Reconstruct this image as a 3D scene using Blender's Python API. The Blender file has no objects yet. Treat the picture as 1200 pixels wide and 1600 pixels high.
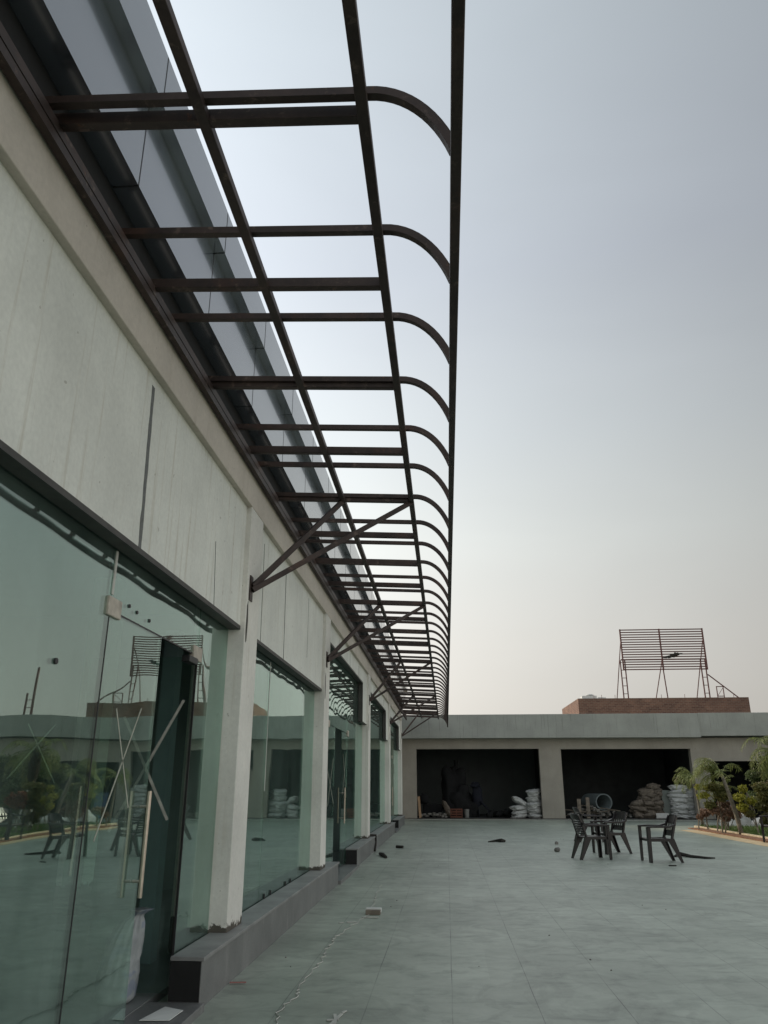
import bpy, bmesh, math, random
from mathutils import Vector, Matrix, noise
R = math.radians
random.seed(11)
S = bpy.context.scene
COL = S.collection

# ------------------------------------------------------------------ camera, sky, sun, exposure
cd = bpy.data.cameras.new('camera'); cam = bpy.data.objects.new('camera', cd); COL.objects.link(cam)
cam.location = (0, 0, 1.4)
cam.rotation_euler = (R(90 + 19.63), 0, R(4.399))
cd.sensor_fit = 'VERTICAL'; cd.sensor_height = 36; cd.lens = 27
cd.clip_start = 0.05; cd.clip_end = 3000
S.camera = cam

SUN_EL, SUN_AZ = 27, -62            # azimuth from +Y towards +X
W = bpy.data.worlds.new('World'); S.world = W; W.use_nodes = True
nt = W.node_tree; nt.nodes.clear()
sky = nt.nodes.new('ShaderNodeTexSky'); sky.sky_type = 'NISHITA'; sky.sun_disc = False
sky.sun_elevation = R(SUN_EL); sky.sun_rotation = R(SUN_AZ)
sky.air_density = 1.0; sky.dust_density = 6.0; sky.ozone_density = 1.5; sky.altitude = 200
hs = nt.nodes.new('ShaderNodeHueSaturation'); hs.inputs['Saturation'].default_value = 0.4
mx = nt.nodes.new('ShaderNodeMix'); mx.data_type = 'RGBA'
mx.inputs['Factor'].default_value = 0.88
mx.inputs['B'].default_value = (5.9, 5.9, 6.0, 1)       # even milky haze in the air
tcw = nt.nodes.new('ShaderNodeTexCoord'); sxw = nt.nodes.new('ShaderNodeSeparateXYZ'); nt.links.new(tcw.outputs['Generated'], sxw.inputs[0])
rw = nt.nodes.new('ShaderNodeValToRGB'); nt.links.new(sxw.outputs['Z'], rw.inputs[0])
K = 5.75
stops = [(0, (.41, .385, .35)), (.17, (.39, .38, .352)), (.3, (.35, .362, .348)), (.42, (.295, .315, .322)), (.6, (.23, .25, .275)), (.78, (.212, .236, .256))]
while len(rw.color_ramp.elements) < len(stops): rw.color_ramp.elements.new(.5)
for e_, (p_, c_) in zip(rw.color_ramp.elements, stops): e_.position = p_; e_.color = (*c_, 1)
# the hazy air is brightest round the sun, least a quarter turn from it
dp = nt.nodes.new('ShaderNodeVectorMath'); dp.operation = 'DOT_PRODUCT'; nt.links.new(tcw.outputs['Generated'], dp.inputs[0])
dp.inputs[1].default_value = (math.sin(R(SUN_AZ)) * math.cos(R(SUN_EL)), math.cos(R(SUN_AZ)) * math.cos(R(SUN_EL)), math.sin(R(SUN_EL)))
def wm(op, a, b):
    m = nt.nodes.new('ShaderNodeMath'); m.operation = op
    for q, v in enumerate((a, b)):
        if hasattr(v, 'is_linked'): nt.links.new(v, m.inputs[q])
        else: m.inputs[q].default_value = v
    return m.outputs[0]
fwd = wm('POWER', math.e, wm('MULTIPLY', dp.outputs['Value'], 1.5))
rear_fill = wm('ADD', wm('MULTIPLY', dp.outputs['Value'], -2.4), 1.4)  # unseen sky opposite the sun, raised to light the shaded surfaces
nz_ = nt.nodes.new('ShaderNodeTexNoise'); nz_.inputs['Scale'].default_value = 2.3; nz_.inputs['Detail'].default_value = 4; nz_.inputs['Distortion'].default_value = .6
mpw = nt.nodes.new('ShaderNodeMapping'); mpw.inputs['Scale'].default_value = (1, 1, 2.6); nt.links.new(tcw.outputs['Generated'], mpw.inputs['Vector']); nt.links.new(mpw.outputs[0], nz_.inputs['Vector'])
ph = wm('MULTIPLY', wm('MULTIPLY', wm('MAXIMUM', fwd, rear_fill), wm('ADD', wm('MULTIPLY', nz_.outputs['Fac'], .14), .93)), K)
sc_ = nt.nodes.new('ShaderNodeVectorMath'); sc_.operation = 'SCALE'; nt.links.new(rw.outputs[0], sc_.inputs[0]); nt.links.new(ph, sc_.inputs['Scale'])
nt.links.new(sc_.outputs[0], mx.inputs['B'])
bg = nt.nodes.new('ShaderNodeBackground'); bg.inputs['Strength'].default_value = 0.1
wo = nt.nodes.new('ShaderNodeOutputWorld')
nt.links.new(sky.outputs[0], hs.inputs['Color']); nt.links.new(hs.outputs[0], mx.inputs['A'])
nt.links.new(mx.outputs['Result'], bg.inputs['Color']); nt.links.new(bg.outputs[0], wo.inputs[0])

sl = bpy.data.lights.new('sun', 'SUN'); sl.energy = 1.4; sl.angle = R(6); sl.color = (1, .86, .68)
so = bpy.data.objects.new('sun', sl); COL.objects.link(so)
sd = Vector((math.sin(R(SUN_AZ)) * math.cos(R(SUN_EL)), math.cos(R(SUN_AZ)) * math.cos(R(SUN_EL)), math.sin(R(SUN_EL))))
so.rotation_euler = (-sd).to_track_quat('-Z', 'Y').to_euler(); so.location = sd * 60
S.view_settings.view_transform = 'Standard'; S.view_settings.look = 'None'
S.view_settings.exposure = 0.92; S.view_settings.gamma = 1.0
S.cycles.max_bounces = 10; S.cycles.transparent_max_bounces = 24; S.cycles.glossy_bounces = 6
S.cycles.use_denoising = True

# ------------------------------------------------------------------ materials
def mat_new(name):
    m = bpy.data.materials.new(name); m.use_nodes = True
    n = m.node_tree.nodes; b = n['Principled BSDF']
    return m, n, m.node_tree.links, b

def tex_coord(n, l, scale=(1, 1, 1), obj=True):
    tc = n.new('ShaderNodeNewGeometry'); mp = n.new('ShaderNodeMapping')
    mp.inputs['Scale'].default_value = scale
    l.new(tc.outputs['Position'], mp.inputs['Vector'])
    return mp.outputs['Vector']

def noise_ramp(n, l, vec, scale, lo, hi, a, b, detail=6, rough=.6, dist=0):
    t = n.new('ShaderNodeTexNoise'); t.inputs['Scale'].default_value = scale
    t.inputs['Detail'].default_value = detail; t.inputs['Roughness'].default_value = rough
    t.inputs['Distortion'].default_value = dist
    l.new(vec, t.inputs['Vector'])
    r = n.new('ShaderNodeValToRGB'); r.color_ramp.elements[0].position = lo; r.color_ramp.elements[1].position = hi
    r.color_ramp.elements[0].color = (*a, 1); r.color_ramp.elements[1].color = (*b, 1)
    l.new(t.outputs['Fac'], r.inputs['Fac'])
    return r.outputs['Color'], t.outputs['Fac']

def mixc(n, l, fac, a, b, mode='MIX'):
    m = n.new('ShaderNodeMix'); m.data_type = 'RGBA'; m.blend_type = mode
    for sock, v in (('Factor', fac), ('A', a), ('B', b)):
        if hasattr(v, 'links') or hasattr(v, 'is_linked'): l.new(v, m.inputs[sock])
        elif sock == 'Factor': m.inputs[sock].default_value = v
        else: m.inputs[sock].default_value = (*v, 1)
    return m.outputs['Result']

def math_n(n, l, op, a, b=None, c=None):
    m = n.new('ShaderNodeMath'); m.operation = op
    for i, v in enumerate((a, b, c)):
        if v is None: continue
        if hasattr(v, 'is_linked'): l.new(v, m.inputs[i])
        else: m.inputs[i].default_value = v
    return m.outputs[0]

def bump(n, l, b, h, strength=.3, dist=.02):
    bp = n.new('ShaderNodeBump'); bp.inputs['Strength'].default_value = strength; bp.inputs['Distance'].default_value = dist
    l.new(h, bp.inputs['Height']); l.new(bp.outputs[0], b.inputs['Normal'])

def simple(name, col, rough=.6, metal=0., var=.25, scale=6, bump_s=.1, bscale=None, spec=None):
    m, n, l, b = mat_new(name)
    v = tex_coord(n, l)
    lo = tuple(c * (1 - var) for c in col); hi = tuple(min(1, c * (1 + var)) for c in col)
    c, f = noise_ramp(n, l, v, scale, .3, .7, lo, hi)
    l.new(c, b.inputs['Base Color']); b.inputs['Roughness'].default_value = rough; b.inputs['Metallic'].default_value = metal
    if spec is not None: b.inputs['Specular IOR Level'].default_value = spec
    if bump_s: 
        c2, f2 = noise_ramp(n, l, v, bscale or scale * 6, .3, .7, (0, 0, 0), (1, 1, 1)); bump(n, l, b, f2, bump_s, .01)
    return m

def plaster(name, col, stain, bare=None, streak=.5, rough=.85):
    """painted render: blotches, thin vertical run marks, bare cement near the foot"""
    m, n, l, b = mat_new(name)
    v = tex_coord(n, l)
    c0, f0 = noise_ramp(n, l, v, 1.1, .35, .7, tuple(x * .86 for x in col), tuple(x * 1.06 for x in col))
    c1, f1 = noise_ramp(n, l, v, 34, .3, .7, (.9, .9, .9), (1.04, 1.04, 1.04))
    c = mixc(n, l, .8, c0, c1, 'MULTIPLY')
    vs = tex_coord(n, l, (9, 9, .35))
    s, fs = noise_ramp(n, l, vs, 1.6, .56, .74, (0, 0, 0), (1, 1, 1), 8, .65)
    fac = math_n(n, l, 'MULTIPLY', s, streak)
    c = mixc(n, l, fac, c, stain)
    sp, fp = noise_ramp(n, l, v, 17, .71, .74, (0, 0, 0), (1, 1, 1), 3, .5)
    c = mixc(n, l, math_n(n, l, 'MULTIPLY', sp, .45), c, tuple(x * .45 for x in stain))
    if bare:
        g = n.new('ShaderNodeNewGeometry'); sx = n.new('ShaderNodeSeparateXYZ'); l.new(g.outputs['Position'], sx.inputs[0])
        t = n.new('ShaderNodeTexNoise'); t.inputs['Scale'].default_value = 11; t.inputs['Detail'].default_value = 9; t.inputs['Roughness'].default_value = .72
        l.new(v, t.inputs['Vector'])
        hgt = math_n(n, l, 'SUBTRACT', sx.outputs['Z'], math_n(n, l, 'MULTIPLY', t.outputs['Fac'], .26))
        k = math_n(n, l, 'LESS_THAN', hgt, bare)
        c = mixc(n, l, k, c, (.1, .09, .075))
    l.new(c, b.inputs['Base Color']); b.inputs['Roughness'].default_value = rough
    b.inputs['Specular IOR Level'].default_value = .25
    bb, fb = noise_ramp(n, l, v, 24, .2, .8, (0, 0, 0), (1, 1, 1), 8, .7); bump(n, l, b, fb, .22, .01)
    return m

M = {}
M['pier'] = plaster('pier_paint', (.76, .745, .69), (.44, .38, .29), bare=.225, streak=.4)
M['beam'] = plaster('beam_render', (.60, .545, .475), (.36, .29, .22), streak=.35)
M['panel'] = plaster('panel_paint', (.76, .77, .715), (.46, .41, .32), streak=.7)
M['concrete'] = plaster('band_concrete', (.375, .39, .36), (.17, .175, .155), streak=.8)
M['render_tan'] = plaster('tan_render', (.36, .335, .29), (.25, .22, .18), streak=.35)
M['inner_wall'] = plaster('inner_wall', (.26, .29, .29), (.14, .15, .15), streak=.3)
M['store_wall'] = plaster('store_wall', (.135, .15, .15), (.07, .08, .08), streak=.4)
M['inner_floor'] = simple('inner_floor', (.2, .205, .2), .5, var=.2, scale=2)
M['granite'] = None
M['seal'] = simple('sealant', (.14, .145, .14), .8, scale=30)
M['crack'] = simple('crack', (.07, .065, .055), .9)

def steel_mat():
    m, n, l, b = mat_new('primed_steel')
    v = tex_coord(n, l, (1, 1, 1))
    c0, f0 = noise_ramp(n, l, v, 3.2, .35, .75, (.028, .019, .017), (.075, .050, .042), 7, .7)
    c1, f1 = noise_ramp(n, l, v, 11, .58, .72, (0, 0, 0), (1, 1, 1), 6, .7)
    c = mixc(n, l, math_n(n, l, 'MULTIPLY', c1, .7), c0, (.20, .145, .115))
    c2, f2 = noise_ramp(n, l, v, 19, .68, .75, (0, 0, 0), (1, 1, 1), 4, .6)
    c5, f5 = noise_ramp(n, l, v, 1.7, .55, .7, (0, 0, 0), (1, 1, 1), 6, .7)
    c = mixc(n, l, math_n(n, l, 'MULTIPLY', c5, .45), c, (.11, .05, .03))
    c = mixc(n, l, math_n(n, l, 'MULTIPLY', c2, .7), c, (.15, .06, .025))
    l.new(c, b.inputs['Base Color']); b.inputs['Roughness'].default_value = .55; b.inputs['Metallic'].default_value = .25
    bump(n, l, b, f1, .15, .006)
    return m
M['steel'] = steel_mat()
M['red_steel'] = simple('red_oxide_steel', (.10, .035, .03), .6, .1, .3, 4)
M['lining'] = simple('edge_channel', (.055, .052, .048), .55, .3, .3, 8)

def acp_mat():
    m, n, l, b = mat_new('cladding_sheet')
    v = tex_coord(n, l)
    c, f = noise_ramp(n, l, v, .8, .3, .7, (.055, .072, .095), (.072, .092, .118))
    d, fd = noise_ramp(n, l, tex_coord(n, l, (6, 1, 6)), 2.2, .45, .8, (0, 0, 0), (1, 1, 1), 8, .7)
    c = mixc(n, l, math_n(n, l, 'MULTIPLY', d, .25), c, (.16, .16, .155))
    l.new(c, b.inputs['Base Color'])
    b.inputs['Roughness'].default_value = .2
    b.inputs['Metallic'].default_value = 0.0
    b.inputs['IOR'].default_value = 4.0
    b.inputs['Coat Weight'].default_value = .6; b.inputs['Coat Roughness'].default_value = .05
    w, fw = noise_ramp(n, l, v, 1.3, .2, .8, (0, 0, 0), (1, 1, 1), 1, .4); bump(n, l, b, fw, .08, .02)
    return m
M['acp'] = acp_mat()

def granite_mat():
    m, n, l, b = mat_new('granite_slab')
    v = tex_coord(n, l)
    c0, f0 = noise_ramp(n, l, v, 1.6, .35, .7, (.135, .137, .135), (.215, .215, .21), 7, .65)
    c1, f1 = noise_ramp(n, l, v, 130, .4, .62, (.82, .82, .82), (1.12, 1.12, 1.12), 3, .6)
    c = mixc(n, l, .8, c0, c1, 'MULTIPLY')
    c3, f3 = noise_ramp(n, l, tex_coord(n, l, (5, 5, .8)), 1.5, .56, .76, (0, 0, 0), (1, 1, 1), 6, .7)
    c = mixc(n, l, math_n(n, l, 'MULTIPLY', c3, .45), c, (.36, .35, .335))
    l.new(c, b.inputs['Base Color']); b.inputs['Roughness'].default_value = .42
    return m
M['granite'] = granite_mat()
M['coping'] = simple('dusty_coping', (.24, .24, .235), .5, var=.25, scale=3)
M['dark_end'] = simple('near_black_end', (.012, .012, .012), .9)  # near-black colour for the plinth end faces

def glass_mat(name='glass', tint=(.80, .90, .86), wav=.018, eta=2.9, dust=1.):
    m = bpy.data.materials.new(name); m.use_nodes = True
    n = m.node_tree.nodes; l = m.node_tree.links; n.clear()
    out = n.new('ShaderNodeOutputMaterial'); mixs = n.new('ShaderNodeMixShader')
    tr = n.new('ShaderNodeBsdfTransparent'); tr.inputs[0].default_value = (*tint, 1)
    gl = n.new('ShaderNodeBsdfGlossy'); gl.inputs['Roughness'].default_value = 0.0; gl.inputs['Color'].default_value = (.85, 1.0, .945, 1)
    g = n.new('ShaderNodeNewGeometry')
    ior = n.new('ShaderNodeMix'); ior.data_type = 'FLOAT'
    ior.inputs['A'].default_value = eta; ior.inputs['B'].default_value = 1 / eta
    l.new(g.outputs['Backfacing'], ior.inputs['Factor'])
    fr = n.new('ShaderNodeFresnel'); l.new(ior.outputs['Result'], fr.inputs['IOR'])
    t = n.new('ShaderNodeTexNoise'); t.inputs['Scale'].default_value = 1.1; t.inputs['Detail'].default_value = 1
    l.new(g.outputs['Position'], t.inputs['Vector'])
    bp = n.new('ShaderNodeBump'); bp.inputs['Strength'].default_value = wav * 4; bp.inputs['Distance'].default_value = .05
    l.new(t.outputs['Fac'], bp.inputs['Height'])
    l.new(bp.outputs[0], gl.inputs['Normal'])
    # site dust, tinted teal and thickened to brighten the pane's reflection
    df = n.new('ShaderNodeBsdfDiffuse'); df.inputs[0].default_value = (.36, .45, .42, 1)
    mp = n.new('ShaderNodeMapping'); mp.inputs['Scale'].default_value = (1, 1.4, .5); l.new(g.outputs['Position'], mp.inputs['Vector'])
    t2 = n.new('ShaderNodeTexNoise'); t2.inputs['Scale'].default_value = 2.2; t2.inputs['Detail'].default_value = 9; t2.inputs['Roughness'].default_value = .65
    l.new(mp.outputs[0], t2.inputs['Vector'])
    mr = n.new('ShaderNodeMapRange'); mr.inputs['From Min'].default_value = .35; mr.inputs['From Max'].default_value = .8
    mr.inputs['To Min'].default_value = .015 * dust; mr.inputs['To Max'].default_value = .2 * dust
    l.new(t2.outputs['Fac'], mr.inputs['Value'])
    md = n.new('ShaderNodeMixShader'); l.new(mr.outputs[0], md.inputs['Fac']); l.new(tr.outputs[0], md.inputs[1]); l.new(df.outputs[0], md.inputs[2])
    l.new(fr.outputs[0], mixs.inputs['Fac']); l.new(md.outputs[0], mixs.inputs[1]); l.new(gl.outputs[0], mixs.inputs[2])
    l.new(mixs.outputs[0], out.inputs[0])
    return m
M['glass'] = glass_mat()
M['glass_clear'] = glass_mat('glass_clear', (.86, .93, .90), .006, 1.45, .25)
M['tape'] = simple('masking_tape', (.36, .37, .31), .7, scale=20)
M['tape_white'] = simple('white_tape', (.5, .5, .44), .7, scale=20)
M['fitting'] = simple('wrapped_fitting', (.42, .38, .32), .5, .1, .3, 14)
M['chrome'] = simple('brushed_steel', (.5, .44, .37), .3, .9, .1, 20)
M['black'] = simple('black_metal', (.02, .02, .02), .5)

def paving_mat():
    m, n, l, b = mat_new('courtyard_tiles')
    v = tex_coord(n, l)
    c0, f0 = noise_ramp(n, l, v, .55, .3, .72, (.29, .33, .275), (.465, .515, .435), 8, .62)
    c1, f1 = noise_ramp(n, l, v, 5, .35, .75, (.84, .84, .84), (1.1, 1.1, 1.1), 8, .7)
    c = mixc(n, l, .9, c0, c1, 'MULTIPLY')
    # trowel drags and dust smears running across the tiles
    c2, f2 = noise_ramp(n, l, tex_coord(n, l, (1.2, 1.9, 1)), 2.4, .5, .76, (0, 0, 0), (1, 1, 1), 9, .68, .8)
    c = mixc(n, l, math_n(n, l, 'MULTIPLY', c2, .62), c, (.12, .135, .12))
    c4, f4 = noise_ramp(n, l, tex_coord(n, l, (1, 2.2, 1)), 1.7, .6, .8, (0, 0, 0), (1, 1, 1), 9, .7, 1.5)
    c = mixc(n, l, math_n(n, l, 'MULTIPLY', c4, .55), c, (.42, .44, .41))
    # dried puddle rings and foot-worn patches
    t7 = n.new('ShaderNodeTexNoise'); t7.inputs['Scale'].default_value = .75; t7.inputs['Detail'].default_value = 7; t7.inputs['Roughness'].default_value = .6; t7.inputs['Distortion'].default_value = 1.4
    l.new(v, t7.inputs['Vector'])
    ring = n.new('ShaderNodeValToRGB'); rc = ring.color_ramp
    rc.elements[0].position = .50; rc.elements[0].color = (0, 0, 0, 1); rc.elements[1].position = .545; rc.elements[1].color = (1, 1, 1, 1)
    e7 = rc.elements.new(.56); e7.color = (.35, .35, .35, 1); e8 = rc.elements.new(.7); e8.color = (.5, .5, .5, 1)
    l.new(t7.outputs['Fac'], ring.inputs[0])
    c = mixc(n, l, math_n(n, l, 'MULTIPLY', ring.outputs[0], .34), c, (.16, .175, .15))
    c8, f8 = noise_ramp(n, l, v, 2.4, .62, .68, (0, 0, 0), (1, 1, 1), 10, .75, .4)
    c = mixc(n, l, math_n(n, l, 'MULTIPLY', c8, .22), c, (.50, .53, .48))
    # joints: lines along Y every .577, along X every 2.37 staggered; only partly open
    g = n.new('ShaderNodeNewGeometry'); sx = n.new('ShaderNodeSeparateXYZ'); l.new(g.outputs['Position'], sx.inputs[0])
    wob = n.new('ShaderNodeTexNoise'); wob.inputs['Scale'].default_value = 1.3; l.new(v, wob.inputs['Vector'])
    xx = math_n(n, l, 'ADD', sx.outputs['X'], math_n(n, l, 'MULTIPLY', wob.outputs['Fac'], .012))
    def line(coord, period, off, width):
        k = math_n(n, l, 'FRACT', math_n(n, l, 'DIVIDE', math_n(n, l, 'ADD', coord, off), period))
        k = math_n(n, l, 'ABSOLUTE', math_n(n, l, 'SUBTRACT', k, .5))
        return math_n(n, l, 'GREATER_THAN', k, .5 - width / period / 2)
    jx = line(xx, .577, 577 * .577 - .006, .007)
    yy = math_n(n, l, 'ADD', sx.outputs['Y'], math_n(n, l, 'MULTIPLY', wob.outputs['Fac'], .012))
    jy = line(yy, 1.17, 1170 - 7.386 + .0, .007)
    jm, fj = noise_ramp(n, l, v, .9, .42, .62, (0, 0, 0), (1, 1, 1), 4, .6)
    jm2, fj2 = noise_ramp(n, l, tex_coord(n, l, (1, .6, 1)), 1.3, .5, .66, (0, 0, 0), (1, 1, 1), 4, .6)
    j = math_n(n, l, 'MAXIMUM', math_n(n, l, 'MULTIPLY', jx, math_n(n, l, 'ADD', math_n(n, l, 'MULTIPLY', jm, .6), .25)),
               math_n(n, l, 'MULTIPLY', jy, math_n(n, l, 'MULTIPLY', jm2, .28)))
    tx = math_n(n, l, 'FLOOR', math_n(n, l, 'DIVIDE', math_n(n, l, 'ADD', sx.outputs['X'], 577 * .577 - .006 + .577 / 2), .577))
    ty = math_n(n, l, 'FLOOR', math_n(n, l, 'DIVIDE', math_n(n, l, 'ADD', sx.outputs['Y'], 1170 - 7.386 + .585), 1.17))
    cb = n.new('ShaderNodeCombineXYZ'); l.new(tx, cb.inputs[0]); l.new(ty, cb.inputs[1])
    wn = n.new('ShaderNodeTexWhiteNoise'); wn.noise_dimensions = '2D'; l.new(cb.outputs[0], wn.inputs['Vector'])
    tone = n.new('ShaderNodeMapRange'); tone.inputs['To Min'].default_value = .93; tone.inputs['To Max'].default_value = 1.05; l.new(wn.outputs['Value'], tone.inputs['Value'])
    tc3 = n.new('ShaderNodeCombineXYZ')
    for q in range(3): l.new(tone.outputs[0], tc3.inputs[q])
    c = mixc(n, l, 1., c, tc3.outputs[0], 'MULTIPLY')
    c = mixc(n, l, j, c, (.075, .083, .075))
    l.new(c, b.inputs['Base Color'])
    rr = n.new('ShaderNodeMapRange'); rr.inputs['To Min'].default_value = .28; rr.inputs['To Max'].default_value = .55
    l.new(f2, rr.inputs['Value']); l.new(rr.outputs[0], b.inputs['Roughness'])
    b.inputs['Specular IOR Level'].default_value = .45
    bump(n, l, b, f1, .06, .01)
    return m
M['paving'] = paving_mat()
M['earth'] = simple('dry_earth', (.28, .23, .16), .95, var=.3, scale=.4)
M['sand'] = simple('sand_screed', (.50, .39, .235), .95, var=.22, scale=1.6, bump_s=.2)
M['soil'] = simple('red_soil', (.19, .095, .05), .95, var=.4, scale=5, bump_s=.6)
M['kerb'] = simple('kerb_stone', (.48, .40, .27), .85, var=.25, scale=4)
M['turf'] = simple('turf_base', (.05, .075, .02), .95, var=.3, scale=3)

def brick_mat():
    m, n, l, b = mat_new('bricks')
    g = n.new('ShaderNodeNewGeometry'); sx = n.new('ShaderNodeSeparateXYZ'); l.new(g.outputs['Position'], sx.inputs[0])
    cb = n.new('ShaderNodeCombineXYZ'); l.new(math_n(n, l, 'ADD', sx.outputs['X'], sx.outputs['Y']), cb.inputs[0]); l.new(sx.outputs['Z'], cb.inputs[1])
    t = n.new('ShaderNodeTexBrick'); l.new(cb.outputs[0], t.inputs['Vector'])
    t.inputs['Color1'].default_value = (.125, .064, .049, 1); t.inputs['Color2'].default_value = (.20, .108, .08, 1)
    t.inputs['Mortar'].default_value = (.22, .18, .15, 1); t.inputs['Scale'].default_value = 1
    t.inputs['Brick Width'].default_value = .23; t.inputs['Row Height'].default_value = .085; t.inputs['Mortar Size'].default_value = .008
    v = tex_coord(n, l); c1, f1 = noise_ramp(n, l, v, 1.2, .3, .75, (.7, .68, .66), (1.25, 1.2, 1.1), 7, .65)
    c = mixc(n, l, 1., t.outputs['Color'], c1, 'MULTIPLY')
    l.new(c, b.inputs['Base Color']); b.inputs['Roughness'].default_value = .9
    return m
M['brick'] = brick_mat()
M['sack'] = simple('woven_sack', (.50, .51, .50), .8, var=.16, scale=9, bump_s=.5, bscale=16)
def print_sack():
    m, n, l, b = mat_new('printed_sack'); v = tex_coord(n, l)
    c0, f0 = noise_ramp(n, l, v, 9, .3, .7, (.25, .27, .28), (.38, .40, .40))
    c1, f1 = noise_ramp(n, l, tex_coord(n, l, (1, 1, 1.6)), 7, .55, .6, (0, 0, 0), (1, 1, 1), 2, .5)
    c = mixc(n, l, math_n(n, l, 'MULTIPLY', c1, .5), c0, (.17, .22, .32))
    w = n.new('ShaderNodeTexWave'); w.inputs['Scale'].default_value = 90; l.new(v, w.inputs['Vector'])
    l.new(c, b.inputs['Base Color']); b.inputs['Roughness'].default_value = .55; bump(n, l, b, w.outputs['Fac'], .08, .002); return m
M['sack_print'] = print_sack()
M['sack_old'] = simple('jute_sack', (.15, .125, .10), .9, var=.45, scale=7, bump_s=.6, bscale=16)
M['chair'] = simple('brown_plastic', (.008, .005, .0055), .28, var=.12, scale=5, bump_s=0)
M['wood'] = simple('old_timber', (.2, .17, .135), .85, var=.4, scale=6, bump_s=.3)
M['wood_pale'] = simple('pale_timber', (.42, .28, .17), .8, var=.25, scale=6)
M['pipe'] = simple('cement_pipe', (.16, .19, .195), .7, var=.15, scale=5)
M['board'] = simple('grey_board', (.27, .30, .28), .8, var=.08, scale=4)
M['tarp'] = simple('dark_tarpaulin', (.006, .0065, .0075), .9, var=.3, scale=4, bump_s=.4, bscale=7)
M['navy'] = simple('navy_cloth', (.007, .009, .018), .85, var=.3, scale=5)
M['inner_post'] = simple('blue_grey_paint', (.30, .36, .39), .6, var=.12, scale=3)
M['inner_shade'] = simple('bare_shaded_wall', (.045, .05, .05), .9, var=.3, scale=1.5)  # bare dark wall with the rooms' shade put into its colour
M['shaded_white'] = simple('shaded_plastic', (.2, .2, .19), .6)  # white plastic, darkened in colour for the dim bay
M['orange'] = simple('orange_crate', (.12, .036, .018), .6, var=.3, scale=8)  # orange lowered in colour to stand for the bay's dimness
M['white'] = simple('white_plastic', (.62, .62, .60), .5, var=.1, scale=8)
M['paper'] = simple('white_paper', (.68, .69, .66), .8, var=.08)
M['blue'] = simple('blue_board', (.05, .085, .17), .6, var=.2)
M['redtape'] = simple('red_tape', (.38, .16, .14), .6)
M['stick'] = simple('dark_stick', (.025, .022, .018), .9, scale=20)
M['stone'] = simple('rubble', (.22, .21, .19), .9, var=.4, scale=5, bump_s=.6)
M['cord'] = simple('white_cord', (.5, .5, .46), .8)
M['bark'] = simple('grey_bark', (.17, .15, .115), .9, var=.4, scale=14, bump_s=.6)
M['palmfibre'] = simple('palm_fibre', (.035, .024, .016), .95, var=.5, scale=16, bump_s=.8)

def leaf_mat(name, a, b_, c_):
    m, n, l, b = mat_new(name)
    v = tex_coord(n, l)
    c0, f0 = noise_ramp(n, l, v, 11, .34, .64, a, b_, 5, .7)
    c1, f1 = noise_ramp(n, l, v, 2.3, .55, .72, (0, 0, 0), (1, 1, 1), 3, .6)
    c = mixc(n, l, f1 if False else math_n(n, l, 'MULTIPLY', c1, .8), c0, c_)
    l.new(c, b.inputs['Base Color']); b.inputs['Roughness'].default_value = .55
    # thin leaves let a little light through
    tl = n.new('ShaderNodeBsdfTranslucent'); l.new(c, tl.inputs[0]); ms = n.new('ShaderNodeMixShader'); ms.inputs[0].default_value = .3
    out = n['Material Output']; l.new(b.outputs[0], ms.inputs[1]); l.new(tl.outputs[0], ms.inputs[2]); l.new(ms.outputs[0], out.inputs[0])
    return m
M['palmleaf'] = leaf_mat('palm_leaf', (.09, .125, .032), (.23, .26, .075), (.29, .25, .10))
M['ficus'] = leaf_mat('ficus_leaf', (.10, .115, .034), (.21, .20, .06), (.17, .105, .055))
M['ficus_lit'] = leaf_mat('ficus_leaf_sunlit', (.23, .25, .03), (.42, .39, .06), (.20, .15, .04))  # sunlit copy of the ficus leaf, low sun's yellow put into the colour
M['croton'] = leaf_mat('croton_leaf', (.17, .045, .025), (.24, .085, .04), (.10, .06, .02))
M['dry'] = leaf_mat('dry_leaf', (.20, .125, .085), (.29, .185, .13), (.13, .11, .05))
M['hedge'] = leaf_mat('hedge_leaf', (.05, .075, .022), (.11, .145, .045), (.08, .075, .03))
M['grassblade'] = leaf_mat('grass_blade', (.05, .10, .015), (.09, .15, .03), (.12, .13, .04))

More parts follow.
